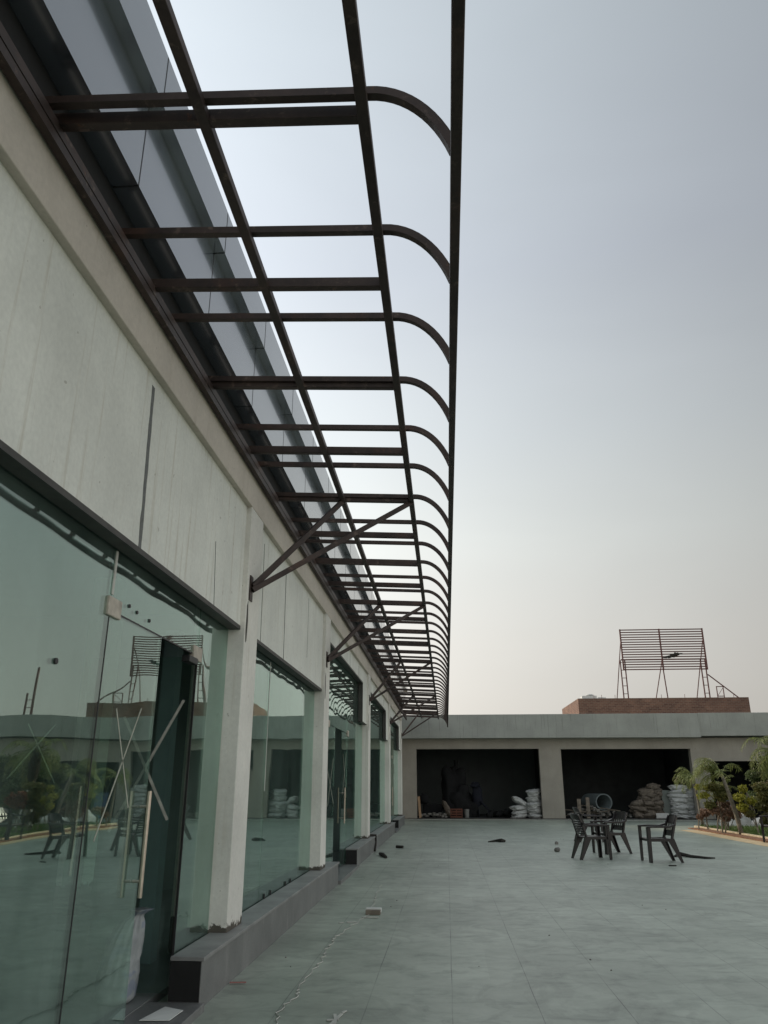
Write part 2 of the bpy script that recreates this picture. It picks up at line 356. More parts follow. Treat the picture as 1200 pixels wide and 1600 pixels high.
# ------------------------------------------------------------------ building blocks
class MB:
    def __init__(s): s.v, s.f = [], []
    def add(s, vs, fs):
        o = len(s.v); s.v += [tuple(v) for v in vs]; s.f += [tuple(i + o for i in f) for f in fs]; return s
    def box(s, x0, x1, y0, y1, z0, z1):
        v = [(x, y, z) for z in (z0, z1) for y in (y0, y1) for x in (x0, x1)]
        return s.add(v, [(0, 2, 3, 1), (4, 5, 7, 6), (0, 1, 5, 4), (2, 6, 7, 3), (0, 4, 6, 2), (1, 3, 7, 5)])
    def bar(s, p, q, w, h=None, up=(0, 0, 1)):
        """rectangular bar from p to q, w wide sideways, h tall"""
        h = h or w; p, q = Vector(p), Vector(q); d = (q - p).normalized(); u = Vector(up)
        if abs(d.dot(u)) > .98: u = Vector((0, 1, 0))
        a = d.cross(u).normalized() * w / 2; b = a.cross(d).normalized() * h / 2
        v = [e + sa * a + sb * b for e in (p, q) for sb in (-1, 1) for sa in (-1, 1)]
        return s.add(v, [(0, 1, 3, 2), (4, 6, 7, 5), (0, 4, 5, 1), (2, 3, 7, 6), (0, 2, 6, 4), (1, 5, 7, 3)])
    def tube(s, pts, r, n=8, cap=True, square=False):
        pts = [Vector(p) for p in pts]; rs = r if isinstance(r, (list, tuple)) else [r] * len(pts)
        rings = []; ref = None
        for i, p in enumerate(pts):
            d = (pts[min(i + 1, len(pts) - 1)] - pts[max(i - 1, 0)]).normalized()
            if ref is None:
                ref = Vector((0, 0, 1)) if abs(d.z) < .9 else Vector((0, 1, 0))
            a = d.cross(ref).normalized(); b = a.cross(d).normalized(); ref = b
            rings.append([p + rs[i] * (a * math.cos(t) + b * math.sin(t)) for t in
                          [(k + (.5 if square else 0)) * 2 * math.pi / n for k in range(n)]])
        v = [q for ring in rings for q in ring]; f = []
        for i in range(len(pts) - 1):
            for k in range(n):
                f.append((i * n + k, i * n + (k + 1) % n, (i + 1) * n + (k + 1) % n, (i + 1) * n + k))
        if cap: f.append(tuple(reversed(range(n)))); f.append(tuple(range((len(pts) - 1) * n, len(pts) * n)))
        return s.add(v, f)
    def prism(s, prof, axis, a, b):
        """closed profile extruded along axis 'x','y' or 'z' from a to b"""
        def P(u, w, t): return {'x': (t, u, w), 'y': (u, t, w), 'z': (u, w, t)}[axis]
        n = len(prof); v = [P(u, w, a) for u, w in prof] + [P(u, w, b) for u, w in prof]
        f = [tuple(range(n)), tuple(reversed(range(n, 2 * n)))] + [(i, i + n, (i + 1) % n + n, (i + 1) % n) for i in range(n)]
        return s.add(v, f)
    def blob(s, c, rx, ry, rz, n=10, m=7, p=1., nz=.0, seed=0):
        """noisy superellipsoid"""
        v = []; f = []
        def sg(x, e): return math.copysign(abs(x) ** e, x)
        for j in range(m + 1):
            th = -math.pi / 2 + math.pi * j / m
            for i in range(n):
                ph = 2 * math.pi * i / n
                q = Vector((sg(math.cos(th), p) * sg(math.cos(ph), p), sg(math.cos(th), p) * sg(math.sin(ph), p), sg(math.sin(th), p)))
                k = 1 + nz * noise.noise(q * 1.7 + Vector((seed * 3.1, seed * 1.7, 0)))
                v.append((c[0] + q.x * rx * k, c[1] + q.y * ry * k, c[2] + q.z * rz * k))
        for j in range(m):
            for i in range(n):
                f.append((j * n + i, j * n + (i + 1) % n, (j + 1) * n + (i + 1) % n, (j + 1) * n + i))
        return s.add(v, f)
    def build(s, name, mat, parent=None, bevel=0, smooth=False, weld=False):
        off = Vector((0, 0, 0)); p = parent
        while p is not None: off += p.location; p = p.parent
        me = bpy.data.meshes.new(name)
        me.from_pydata([(v[0] - off.x, v[1] - off.y, v[2] - off.z) for v in s.v], [], s.f)
        bm = bmesh.new(); bm.from_mesh(me)
        if weld: bmesh.ops.remove_doubles(bm, verts=bm.verts, dist=1e-4)
        bmesh.ops.recalc_face_normals(bm, faces=bm.faces); bm.to_mesh(me); bm.free()
        me.materials.append(M[mat] if isinstance(mat, str) else mat)
        o = bpy.data.objects.new(name, me); COL.objects.link(o)
        if parent: o.parent = parent
        if smooth:
            for pl in me.polygons: pl.use_smooth = True
        if bevel:
            b = o.modifiers.new('bevel', 'BEVEL'); b.width = bevel; b.segments = 2; b.limit_method = 'ANGLE'
        return o

def B(*a): return MB().box(*a)
def tag(o, label, cat, group=None, kind=None):
    o['label'] = label; o['category'] = cat
    if group: o['group'] = group
    if kind: o['kind'] = kind
    return o
def empty(name, loc, label, cat, group=None):
    o = bpy.data.objects.new(name, None); COL.objects.link(o); o.location = loc; o.empty_display_size = .1
    return tag(o, label, cat, group)
def structure(o): o['kind'] = 'structure'; return o
def copy_tree(o, parent=None):
    c = o.copy(); COL.objects.link(c); c.parent = parent
    for ch in list(o.children): copy_tree(ch, c)
    return c

# ================================================================== THE GROUND
def sheet(name, mat, x0, x1, y0, y1, z):
    return structure(MB().add([(x0, y0, z), (x1, y0, z), (x1, y1, z), (x0, y1, z)], [(0, 1, 2, 3)]).build(name, mat))
sheet('ground', 'earth', -1500, 1500, -1500, 1500, -.02)
sheet('courtyard_paving', 'paving', -12, 30, -30, 37, 0)
sheet('sand_path', 'sand', 7.76, 8.33, -30, 28.6, .004)
structure(MB().box(8.33, 8.72, -30, 29.6, -.1, .035).build('soil_bed', 'soil'))
structure(MB().box(8.72, 8.84, -30, 30.2, -.1, .075).build('kerb', 'kerb', bevel=.01))
structure(MB().box(8.84, 25, -30, 30.3, -.1, .05).build('lawn_ground', 'turf'))
g = MB(); rg = random.Random(4)
for i in range(15000):
    x = 8.86 + 7 * rg.random() ** 1.4; y = 14 + rg.random() * 16.2
    h = .05 + .05 * rg.random(); a = rg.random() * 6.28; w = .012
    dx, dy = math.cos(a) * w, math.sin(a) * w; lx, ly = (rg.random() - .5) * .05, (rg.random() - .5) * .05
    g.add([(x - dx, y - dy, .048), (x + dx, y + dy, .048), (x + lx, y + ly, .05 + h)], [(0, 1, 2)])
go = g.build('grass', 'grassblade'); tag(go, 'short green lawn grass beyond the sand path', 'grass', kind='stuff')

# ================================================================== THE LONG SHOP BUILDING (left)
XP, XG = -1.75, -1.905
PW = .47
PIERS = [-.1, 6.66, 11.4, 18.15, 25.0, 31.7]
shop = empty('shop_building', (-2.07, 12, 0), 'long unfinished shop building with glass bays, pale piers and dark stepped cladding', 'building')
for y in [-6.9] + PIERS:
    MB().box(-2.07, XP, y, y + PW, .03, 3.869).build('pier', 'pier', shop, bevel=.008)
MB().box(-2.07, XP, -8, 32.17, 3.869, 4.30).build('upper_beam', 'beam', shop, bevel=.006)
MB().box(-2.07, XP + .006, -8, 32.17, 4.30, 4.488).build('dark_band', 'tarp', shop)  # near-black band on the wall just under the cladding
MB().box(-9, -3.0, 32.3, 36.15, 0, 5.424).build('sun_blocker', 'beam', shop)  # unseen block added to keep sun from passing between the buildings
# stepped cladding above the canopy
XA, XB = -1.594, -1.515
cl = MB().prism([(-3.0, 4.489), (XA, 4.489), (XA, 5.064), (XB, 5.064), (XB, 5.424), (-3.0, 5.424)], 'y', -8, 32.3).build('cladding', 'acp', shop)
# joints between the sheets: thin dark grooves proud of nothing but 2 mm strips of sealant
j0 = None
for k in range(-8, 23):
    y = 3.24 + 1.3 * k
    if j0 is None:
        sj = MB().prism([(-1.74, 4.4875), (XA + .0015, 4.4875), (XA + .0015, 5.0625), (XB + .0015, 5.0625), (XB + .0015, 5.42), (XB - .01, 5.42), (XB - .01, 5.072), (XA - .01, 5.072), (XA - .01, 4.497), (-1.74, 4.497)], 'y', y - .0045, y + .0045)
        j0 = sj.build('cladding_joint', 'black', shop); yj = y
    else:
        o = j0.copy(); COL.objects.link(o); o.location.y = j0.location.y + y - yj
MB().box(-9, -3.0, -8, 32.3, 4.2, 4.4).build('roof_slab', 'concrete', shop)
# rooms
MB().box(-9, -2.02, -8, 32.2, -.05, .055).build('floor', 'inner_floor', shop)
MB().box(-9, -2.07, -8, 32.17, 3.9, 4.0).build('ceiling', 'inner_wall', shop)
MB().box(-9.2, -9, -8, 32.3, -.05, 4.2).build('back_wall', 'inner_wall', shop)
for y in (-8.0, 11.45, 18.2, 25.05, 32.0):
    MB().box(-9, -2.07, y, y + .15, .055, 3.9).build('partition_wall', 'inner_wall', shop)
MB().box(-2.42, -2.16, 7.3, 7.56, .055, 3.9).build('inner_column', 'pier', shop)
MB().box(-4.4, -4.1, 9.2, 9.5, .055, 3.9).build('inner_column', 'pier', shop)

# plinths clad in granite, with open door steps between them
for y0, y1 in ((5.76, 12.7), (15.29, 26.3), (28.3, 32.25), (-8, -1)):
    p = MB().box(-1.885, -1.672, y0 + .012, y1 - .012, -.05, .29).build('plinth', 'granite', shop)
    t = MB().box(-1.888, -1.655, y0, y1, .29, .315)  .build('coping', 'coping', p, bevel=.003)
    e = MB().box(-1.884, -1.676, y0 + .004, y0 + .011, .052, .288).build('end_face', 'dark_end', p)
for y0, y1 in ((-1, 5.76), (12.7, 15.29), (26.3, 28.3)):
    MB().box(-2.05, -1.63, y0, y1, -.05, .05).build('door_step', 'granite', shop, bevel=.004)

# hanging panels over the glass
def seam(mb, y0, z0, y1, z1, w, seed, x=-1.80, n=16):
    """ragged strip of filler 2 mm proud of the panel face"""
    L, Rr = [], []
    for i in range(n + 1):
        t = i / n; y = y0 + (y1 - y0) * t; z = z0 + (z1 - z0) * t
        a = w / 2 * (1 + .5 * noise.noise(Vector((seed, t * 9, 0)))); b = w / 2 * (1 + .5 * noise.noise(Vector((seed + 7, t * 9, 3))))
        L.append((y - a, z)); Rr.append((y + b, z))
    mb.prism(L + Rr[::-1], 'x', x - .004, x + .002)
BAYS = [(-6.43, -.1), (.37, 6.66), (7.13, 11.4), (11.87, 18.15), (18.62, 25.0), (25.47, 31.7)]
for i, (a, b) in enumerate(BAYS):
    zb, zn = 2.73, 3.56
    if i < 3: prof = [(a, zb), (b, zb), (b, 3.869), (a, 3.869)]
    else: prof = [(a, zn), (b - .95, zn), (b - .80, zb), (b, zb), (b, 3.869), (a, 3.869)]
    if i >= 3: prof = [(a, zn), (b - .92, zn), (b - .92, zb), (b, zb), (b, 3.869), (a, 3.869)]
    pn = MB().prism(prof, 'x', -1.888, -1.80).build('infill_panel', 'panel', shop)
    ch = MB()
    if i < 3: ch.box(-1.89, -1.793, a, b, zb - .022, zb + .012)
    else:
        ch.box(-1.89, -1.793, a, b - .945, zn - .022, zn + .008); ch.box(-1.89, -1.793, b - .945, b - .918, zb, zn + .008); ch.box(-1.888, -1.798, b - .918, b, zb - .008, zb)
    ch.build('edge_channel', 'lining', pn)
    def joint(*a, m='crack', nm='board_joint'):
        q = MB(); seam(q, *a); q.build(nm, m, pn)
    if i == 1:
        joint(4.222, 3.80, 4.285, 2.71, .045, 1, m='seal', nm='filler_seam'); joint(5.77, 3.25, 5.85, 2.72, .008, 2); joint(2.2, 3.869, 2.2, 2.71, .006, 5)
    elif i == 2: joint(7.42, 3.74, 7.46, 2.71, .012, 3); joint(8.55, 3.74, 8.6, 2.71, .02, 4); joint(10.1, 3.8, 10.1, 3.0, .006, 4)
    else:
        for k in range(3): yy = a + (b - a) * (.22 + .25 * k); joint(yy, 3.8, yy + .03, 3.56, .015, k + i)

# rough unpainted scars on the pier edges where brackets were welded
for y in PIERS[1:]:
    s = MB(); s.prism([(y + .03, 2.6), (y + .06, 2.62), (y + .075, 2.8), (y + .05, 2.98), (y + .02, 2.93), (y + .015, 2.7)], 'x', XP - .01, XP + .0025)
    s.build('patch', 'crack', shop)

# ---- glazing
def pane(name, y0, y1, z0, z1, parent, x=XG):
    return MB().box(x - .006, x + .006, y0 + .003, y1 - .003, z0, z1).build(name, 'glass', parent)
def tape(parent, segs, x=XG - .0075, w=.016):
    for (y0, z0, y1, z1) in segs:
        MB().bar((x, y0, z0), (x, y1, z1), w, .0015, up=(1, 0, 0)).build('tape', 'tape', parent)
def tape_bar(parent, p, q, normal):
    d = (Vector(q) - Vector(p)).normalized(); MB().bar(p, q, .021, .0015, up=normal).build('tape', 'tape_white', parent)
def fitting(parent, y, z, left=.09, right=.09):
    MB().box(XG - .02, XG + .022, y - left, y + right, z - .055, z + .055).build('patch_fitting', 'fitting', parent, bevel=.006)
def handle(parent, y, z0, z1, x=XG):
    for sx in (1, -1):
        mb = MB().tube([(x + sx * .06, y, z0), (x + sx * .06, y, z1)], .0135, 10)
        for z in (z0 + .09, z1 - .09): mb.tube([(x + sx * .006, y, z), (x + sx * .06, y, z)], .009, 8)
        mb.build('handle', 'chrome', parent, smooth=False)

def door_leaf_open(yh, w, z0, z1, sgn):
    """leaf swung inward about its hinge at yh"""
    d = MB().box(XG - .01 - w, XG - .03, yh - .006, yh + .006, z0, z1).build('open_door', 'glass_clear', shop)
    return d

# bay 1: fixed pane, closed leaf, open leaf, sidelight
d1 = pane('window_pane', .37, 4.2, .055, 3.72, shop)
tape(d1, [(3.52, 1.669, 3.852, 1.409), (3.782, 1.688, 3.407, 1.429)], w=.008)
lf = pane('glass_door', 4.2, 5.06, .075, 2.345, shop)
tape(lf, [(4.823, 1.858, 4.343, 1.119), (4.445, 1.823, 4.774, 1.278)], x=XG + .0075, w=.013)
handle(lf, 4.965, .77, 1.37)
tr = pane('transom_pane', 4.2, 5.86, 2.355, 3.72, shop)
sd1 = pane('window_pane', 5.86, 6.66, .056, 3.72, shop)
fitting(tr, 4.2, 2.37, .05, .13); fitting(tr, 5.86, 2.36, .14, .06)
for (y, z) in ((4.46, 2.43), (4.586, 2.418), (4.8, 2.409)):
    MB().tube([(XG + .005, y, z), (XG + .014, y, z)], .012, 8).build('bolt', 'black', tr)
MB().tube([(XG + .005, 3.656, 1.976), (XG + .016, 3.656, 1.976)], .016, 10).build('bolt', 'black', d1)
MB().box(XG + .0065, XG + .012, 4.19, 4.215, 2.44, 2.70).build('sealant_strip', 'cord', d1)
op = MB().box(XG - .86, XG - .03, 5.874, 5.886, .075, 2.345).build('open_door', 'glass_clear', shop)
tape_bar(op, (-1.984, 5.872, 2.018), (-2.463, 5.872, 1.084), (0, 1, 0)); tape_bar(op, (-2.438, 5.87, 1.897), (-2.032, 5.87, 1.167), (0, 1, 0))
for sy in (1, -1):
    mb = MB().tube([(-2.69, 5.88 + sy * .06, .8), (-2.69, 5.88 + sy * .06, 1.4)], .0135, 10)
    for z in (.89, 1.31): mb.tube([(-2.69, 5.88 + sy * .006, z), (-2.69, 5.88 + sy * .06, z)], .009, 8)
    mb.build('handle', 'chrome', op)
MB().box(XG - .012, XG + .0085, 4.196, 4.204, .06, 2.31).build('edge_seal', 'black', lf)
MB().box(XG - .008, XG + .0075, 4.30, 5.72, 2.345, 2.355).build('edge_seal', 'black', tr)
MB().box(XG - .008, XG + .0075, 5.855, 5.863, .056, 2.30).build('edge_seal', 'black', sd1)
MB().box(XG - .03, XG + .03, 5.60, 5.80, 2.27, 2.318).build('pivot_arm', 'black', op, bevel=.004)
MB().box(-2.54, -2.41, 6.85, 7.0, .055, 2.75).build('inner_post', 'inner_post', shop)
# bay 2: two fixed panes with a silicone joint
w2 = pane('window_pane', 7.13, 8.4, .056, 3.0, shop); w2b = pane('window_pane', 8.4, 11.4, .056, 3.0, shop)
MB().box(XG + .0062, XG + .010, 8.393, 8.408, 1.35, 2.68).build('sealant_strip', 'cord', w2)
for y in (8.6, 8.9, 9.7, 10.0): MB().box(XG + .008, XG + .02, y - .012, y + .012, .315, .36).build('glass_spacer', 'black', w2b)
# bay 3 and 5: doors with one leaf swung in
def door_bay(a, b, g0, g1, e1, lab):
    zt = 2.36
    p0 = pane('window_pane', a, g0 - .85, .055, 3.72, shop)
    f = pane('glass_door', g0 - .85, g0, .075, zt - .012, shop)
    f2 = pane('glass_door', g1, e1, .075, zt - .012, shop)
    t = pane('transom_pane', g0 - .85, e1, zt, 3.72, shop)
    s = pane('window_pane', e1, b, .056, 3.72, shop)
    tape(f, [(g0 - .80, 1.622, g0 - .08, 1.128), (g0 - .18, 1.838, g0 - .74, 1.093)], x=XG + .0075)
    tape(f2, [(g1 + .2, 1.95, g1 + .75, 1.2), (g1 + .66, 2.0, g1 + .2, 1.25)], x=XG + .0075)
    handle(f2, g1 + .12, .77, 1.37)
    fitting(t, g0 - .85, zt); fitting(t, e1, zt)
    o = MB().box(XG - .9, XG - .03, g0 - .04, g0 - .028, .075, zt - .012).build('open_door', 'glass_clear', shop)
door_bay(11.87, 18.15, 13.7, 14.6, 15.45, 3)
w4 = pane('window_pane', 18.62, 20.4, .056, 3.72, shop); w4b = pane('window_pane', 20.4, 25.0, .056, 3.72, shop)
tape(w4b, [(21.4, 2.0, 22.3, .9), (22.2, 2.0, 21.5, 1.0)])
door_bay(25.47, 31.7, 26.9, 27.7, 28.3, 5)
pane('window_pane', -6.43, -.1, .055, 3.0, shop)

# ================================================================== THE STEEL CANOPY
can = empty('canopy_frame', (-1.7, 16, 4.15), 'dark rusty steel canopy skeleton with curved ribs along the shop front', 'canopy')
YE = 35.3
R1, R2, XE, ZE = -1.018, -.293, .105, 3.875
def zs(x): return .068 * (R2 - x) / (R2 - XP)          # the frame falls a little towards its outer edge
mb = MB().box(XP + .012, XP + .055, -4, YE, 4.155, 4.205); mb.box(XP + .018, XP + .05, -4, YE, 4.205, 4.215); mb.box(XP + .012, XP + .055, -4, YE, 4.215, 4.272)
mb.build('wall_beam', 'steel', can)
mb = MB().box(R1 - .026, R1 + .026, -4, YE, 4.188 + zs(R1), 4.24 + zs(R1)); mb.build('purlin', 'steel', can, bevel=.004)
mb = MB().box(R2 - .026, R2 + .026, -4, YE, 4.188, 4.24); mb.build('purlin', 'steel', can, bevel=.004)
mb = MB().box(XE - .022, XE + .024, -4, YE + .02, ZE - .03, ZE + .03); mb.build('edge_tube', 'steel', can, bevel=.006)
beam0 = None
BEAMS = [2.622 + 1.232 * k for k in range(-5, 27)]
for y in BEAMS:
    if beam0 is None:
        beam0 = MB().bar((XP + .007, y, 4.227 + zs(XP)), (R2 - .02, y, 4.227), .05, .066).build('cantilever_beam', 'steel', can, bevel=.004); yb0 = y
    else:
        o = beam0.copy(); COL.objects.link(o); o.location.y = beam0.location.y + (y - yb0) + (0 if 2 < y < 3 else random.uniform(-.014, .014))
rib0 = None
for k in range(-7, 41):
    y = 2.575 + .826 * k - (.03 if k == 0 else 0)
    if y > YE: break
    if rib0 is None:
        zc = 4.253
        pts = [(XP + .007, y, zc + zs(XP)), (R2, y, zc)]
        A = (XE - .005 - R2 - .03) / math.sin(R(62)); Bz = (zc - ZE - .03) / (1 - math.cos(R(62)))
        for t in range(0, 13):
            a = R(62) * t / 12; pts.append((R2 + .03 + A * math.sin(a), y, zc - Bz * (1 - math.cos(a))))
        rib0 = MB().tube(pts, .029, 4, square=True).build('curved_rib', 'steel', can); yr0 = y
    else:
        o = rib0.copy(); COL.objects.link(o); o.location.y = rib0.location.y + (y - yr0) + (-.008 if 2 < y < 3 else random.uniform(-.012, .012))
ZF = [3.12, 3.2, 3.3, 3.3, 3.3]
beams_y = BEAMS
for y, zf in zip(PIERS[1:], ZF):
    fy = y + .1
    ty = min(beams_y, key=lambda v: abs(v - (y + .55)))
    mb = MB().bar((XP + .02, fy, zf), (R1, ty + .0, 4.20 + zs(R1)), .05, .05).build('brace', 'steel', can, bevel=.004)
    mb = MB().bar((XP + .02, fy, zf - .03), (R2, ty + .0, 4.20), .05, .05).build('brace', 'steel', can, bevel=.004)
    MB().box(XP + .003, XP + .012, fy - .05, fy + .05, zf - .13, zf + .1).build('wall_plate', 'steel', can)
# ================================================================== THE CROSS BUILDING (far end)
YB = 36.2
far = empty('store_building', (8, YB, 0), 'long low concrete store building with dark open bays across the courtyard end', 'building')
OPEN = [(-1.33, 4.13, 2.965), (5.09, 10.7, 2.945), (11.42, 17.4, 2.42), (18.2, 23.6, 2.42)]
xs = -6.0
wm = MB()
for (a, b, zt) in OPEN:
    wm.box(xs, a, YB, YB + .35, 0, 3.4); wm.box(a, b, YB, YB + .35, zt, 3.4); xs = b
wm.box(xs, 26, YB, YB + .35, 0, 3.4)
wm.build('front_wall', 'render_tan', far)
MB().box(-6, 11.1, YB - .5, YB + .6, 3.4, 4.415).build('parapet_band', 'concrete', far, bevel=.01)
MB().box(11.1, 26, YB - .44, YB + .6, 3.455, 4.43).build('parapet_band', 'concrete', far, bevel=.01)
MB().box(-6, 26, YB - .06, YB, 0, .035).build('step', 'concrete', far)
MB().box(-6, 26, YB + .6, 41.98, 3.5, 3.7).build('roof_slab', 'concrete', far)
MB().box(-6, 26, YB - .0, 41.7, -.05, .06).build('floor', 'inner_shade', far)
MB().box(-6, 4.6, 41.7, 41.9, 0, 3.5).build('back_wall', 'store_wall', far); MB().box(4.6, 26, 41.7, 41.9, 0, 3.5).build('back_wall', 'inner_shade', far)  # wall colour carries faint light on the left, deep shade on the right
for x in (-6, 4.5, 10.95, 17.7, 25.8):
    MB().box(x, x + .2, YB + .35, 41.7, .06, 3.5).build('partition_wall', 'inner_shade', far)
MB().box(11.42, 17.4, YB + .05, YB + .3, 2.42, 2.43).build('lintel', 'lining', far)
# a darker strip along the floor edge above the step
MB().box(-1.33, 10.7, YB - .012, YB + .02, .036, .075).build('dark_strip', 'lining', far)

# brick block rising behind
bk = empty('brick_building', (11, 45, 0), 'unplastered red brick block rising behind the low store roof', 'building')
wm = MB(); wm.box(7.0, 15.7, 42, 42.25, 0, 5.73); wm.box(7.0, 15.7, 47.7, 47.95, 0, 5.73); wm.box(7.0, 7.25, 42.25, 47.7, 0, 5.73); wm.box(15.45, 15.7, 42.25, 47.7, 0, 5.73)
wm.build('wall', 'brick', bk)
MB().box(7.25, 15.45, 42.25, 47.7, 5.2, 5.45).build('roof_slab', 'concrete', bk)
mb = MB()
for x in (7.9, 8.3, 9.0, 11.4, 12.6, 15.1): mb.tube([(x, 42.4, 5.6), (x + .01, 42.4, 5.95)], .012, 5)
mb.build('rebar', 'red_steel', bk)

# hoarding frame on that roof
hb = empty('billboard_frame', (11.9, 43.2, 5.45), 'empty rust red billboard frame of horizontal bars on the brick roof', 'billboard')
X0, X1, Z0, Z1, YH = 9.74, 14.15, 7.34, 9.5, 43.0
mb = MB()
for i in range(17):
    z = Z0 + (Z1 - Z0) * i / 16; mb.box(X0 + .03, X1 - .03, YH - .02, YH + .02, z - .028, z + .028)
mb.build('slat_panel', 'red_steel', hb)
mb = MB()
for x in (X0, (X0 + X1) / 2 - .1, X1): mb.box(x - .035, x + .035, YH - .045, YH + .03, Z0 - .04, Z1 + .04)
mb.box(X0 - .12, X1, YH - .06, YH - .022, 7.83, 7.9)
mb.build('frame', 'red_steel', hb)
def mast(x0, x1, y, z0, z1):
    mb = MB()
    for x in (x0, x1): mb.box(x - .028, x + .028, y - .028, y + .028, z0, z1)
    z = z0 + .2; s = 0
    while z < z1: mb.box(x0, x1, y - .015, y + .015, z - .015, z + .015); z += .42
    return mb
mast(9.62, 9.86, 43.1, 5.45, 7.86).build('leg', 'red_steel', hb); mast(13.88, 14.12, 43.1, 5.45, 7.86).build('leg', 'red_steel', hb)
xm = (X0 + X1) / 2 - .1
MB().bar((xm - .02, 43.05, 7.85), (xm + .08, 43.05, 5.45), .05).build('leg', 'red_steel', hb)
for x, z in ((X0, 8.9), (xm, 7.85), (X1 - .02, 8.9)):
    MB().bar((x, 43.05, z), (x - .05, 45.6, 5.45), .04).build('stay', 'red_steel', hb)
MB().bar((14.15, 43.05, 7.05), (15.6, 43.05, 5.8), .05).build('stay', 'red_steel', hb)
mb = MB()
for x in (14.5, 14.84): mb.box(x - .02, x + .02, 43.0, 43.04, 5.45, 6.42)
for z in (5.9, 6.4): mb.box(14.52, 14.82, 43.0, 43.04, z - .02, z + .02)
mb.bar((14.5, 43.02, 5.9), (14.84, 43.02, 6.35), .02); mb.build('side_frame', 'red_steel', hb)
mb = MB(); 
for k, (x, z, r) in enumerate(((12.0, 7.95, .035), (12.18, 7.99, .07), (12.4, 8.05, .1), (12.6, 8.12, .09), (12.8, 8.16, .03))): mb.blob((x, 42.9, z), .16, .1, r, 8, 6, 1, .6, k)
rag = mb.build('rag', 'stick', smooth=True); tag(rag, 'dark torn rag caught on the billboard frame middle bar', 'rag')
ou = empty('rooftop_unit', (7.9, 43.6, 5.45), 'pale boxy air unit on the brick roof left corner', 'air unit')
MB().box(7.45, 8.25, 43.4, 43.9, 5.5, 6.02).build('case', 'white', ou, bevel=.02); MB().box(8.35, 8.75, 43.5, 43.9, 5.5, 5.95).build('case', 'white', ou, bevel=.02)
mb = MB().blob((7.9, 43.6, 6.07), .22, .2, .06, 10, 6); mb.build('fan_cover', 'white', ou)
ms = empty('ladder_mast', (18, 40, 3.7), 'thin steel mast with a short ladder on the store roof, seen in the glass', 'mast')
m_ = mast(18.0, 18.4, 40, 3.7, 5.9); m_.box(18.0 - .05, 18.05, 39.95, 40.05, 3.7, 7.3); m_.box(18.36, 18.44, 39.95, 40.05, 3.7, 5.95); m_.build('pole', 'red_steel', ms)

# ================================================================== GARAGE CONTENTS
def sack_mesh(name, mat, seed, L=.95, Wd=.55, H=.215):
    mb = MB(); mb.blob((0, 0, 0), L / 2, Wd / 2, H / 2, 30, 20, .66, .3, seed)
    o = mb.build(name, mat, smooth=True)
    for v in o.data.vertices:
        q = v.co; e = max(0, abs(q.x) / (L / 2) - .72) / .28
        q.z *= 1 - .55 * e; q.y *= 1 - .12 * e
        q.z += .035 * noise.noise(Vector((q.x * 6, q.y * 6, seed))) + .022 * abs(noise.noise(Vector((q.x * 4, q.y * 16, seed + 9)))); q.y += .02 * noise.noise(Vector((q.x * 18, q.z * 6, seed))); q.x += .03 * noise.noise(Vector((q.y * 5, q.z * 9, seed + 4)))
    return o
ORD = ['lowest', 'second', 'third', 'fourth', 'fifth', 'sixth', 'seventh', 'eighth', 'ninth']
proto = {m: [sack_mesh('sack', m, s) for s in range(3)] for m in ('sack', 'sack_old')}
used = set()
def sack(x, y, z, rz, mat, label, group, tilt=(0, 0), sc=(1, 1, 1)):
    p = proto[mat][random.randrange(3)]
    o = p if p.name not in used else p.copy()
    if p.name not in used: used.add(p.name)
    else: COL.objects.link(o)
    o.location = (x, y, z); o.rotation_euler = (tilt[0], tilt[1], rz); o.scale = sc
    tag(o, label, 'sack', group); return o
r = random.Random(5)
for c, (x, y, n, what) in enumerate(((10.15, 36.85, 8, 'neat white sack pile beside the grey board'), (10.66, 36.95, 7, 'white sack pile nearest the right jamb'))):
    for k in range(n):
        sack(x + r.uniform(-.04, .04), y, .16 + k * .166, r.uniform(-.3, .3) + (0 if c == 0 else .4), 'sack', f'{ORD[k]} sack up in the {what}', 'white sacks in the right garage', (r.uniform(-.1, .1), r.uniform(-.14, .14)), (r.uniform(.75, 1), r.uniform(.85, 1.1), r.uniform(.95, 1.25)))
for c, (x, y, n, what) in enumerate(((8.35, 37.0, 4, 'low left end of the brown sack heap'), (8.78, 37.0, 7, 'middle of the brown sack heap'), (9.2, 37.1, 8, 'tall right end of the brown sack heap'))):
    for k in range(n):
        sack(x + r.uniform(-.07, .07), y + r.uniform(-.1, .1), .15 + k * .17, r.uniform(-.5, .5), 'sack_old', f'{ORD[k]} sack up at the {what}', 'dusty brown sacks in the right garage', (r.uniform(-.2, .2), r.uniform(-.25, .25)), (r.uniform(.55, .85), r.uniform(.8, 1.2), r.uniform(.9, 1.4)))
for c, (x, y, n, what) in enumerate(((3.86, 36.75, 7, 'white sack column against the left garage jamb'), (3.2, 36.9, 3, 'short white sack pile in the left garage'))):
    for k in range(n):
        sack(x + r.uniform(-.05, .05), y, .15 + k * .165, r.uniform(-.3, .3) + (1.2 if c == 0 else .2), 'sack', f'{ORD[k]} sack up in the {what}', 'white sacks in the left garage', (r.uniform(-.1, .1), r.uniform(-.2, .2)), (r.uniform(.7, .95), 1, r.uniform(.9, 1.25)))
sack(3.25, 36.85, .72, .2, 'sack', 'white sack slumped and tilted on the short pile in left garage', 'white sacks in the left garage', (0, .5), (.9, 1, 1.1))
sack(-.02, 37.0, .42, .3, 'sack_old', 'single grey white sack leaning upright beside dark tarpaulin stack', 'white sacks in the left garage', (0, 1.15), (.8, .8, 1))  # a white sack; the darker sack material stands for the dim bay
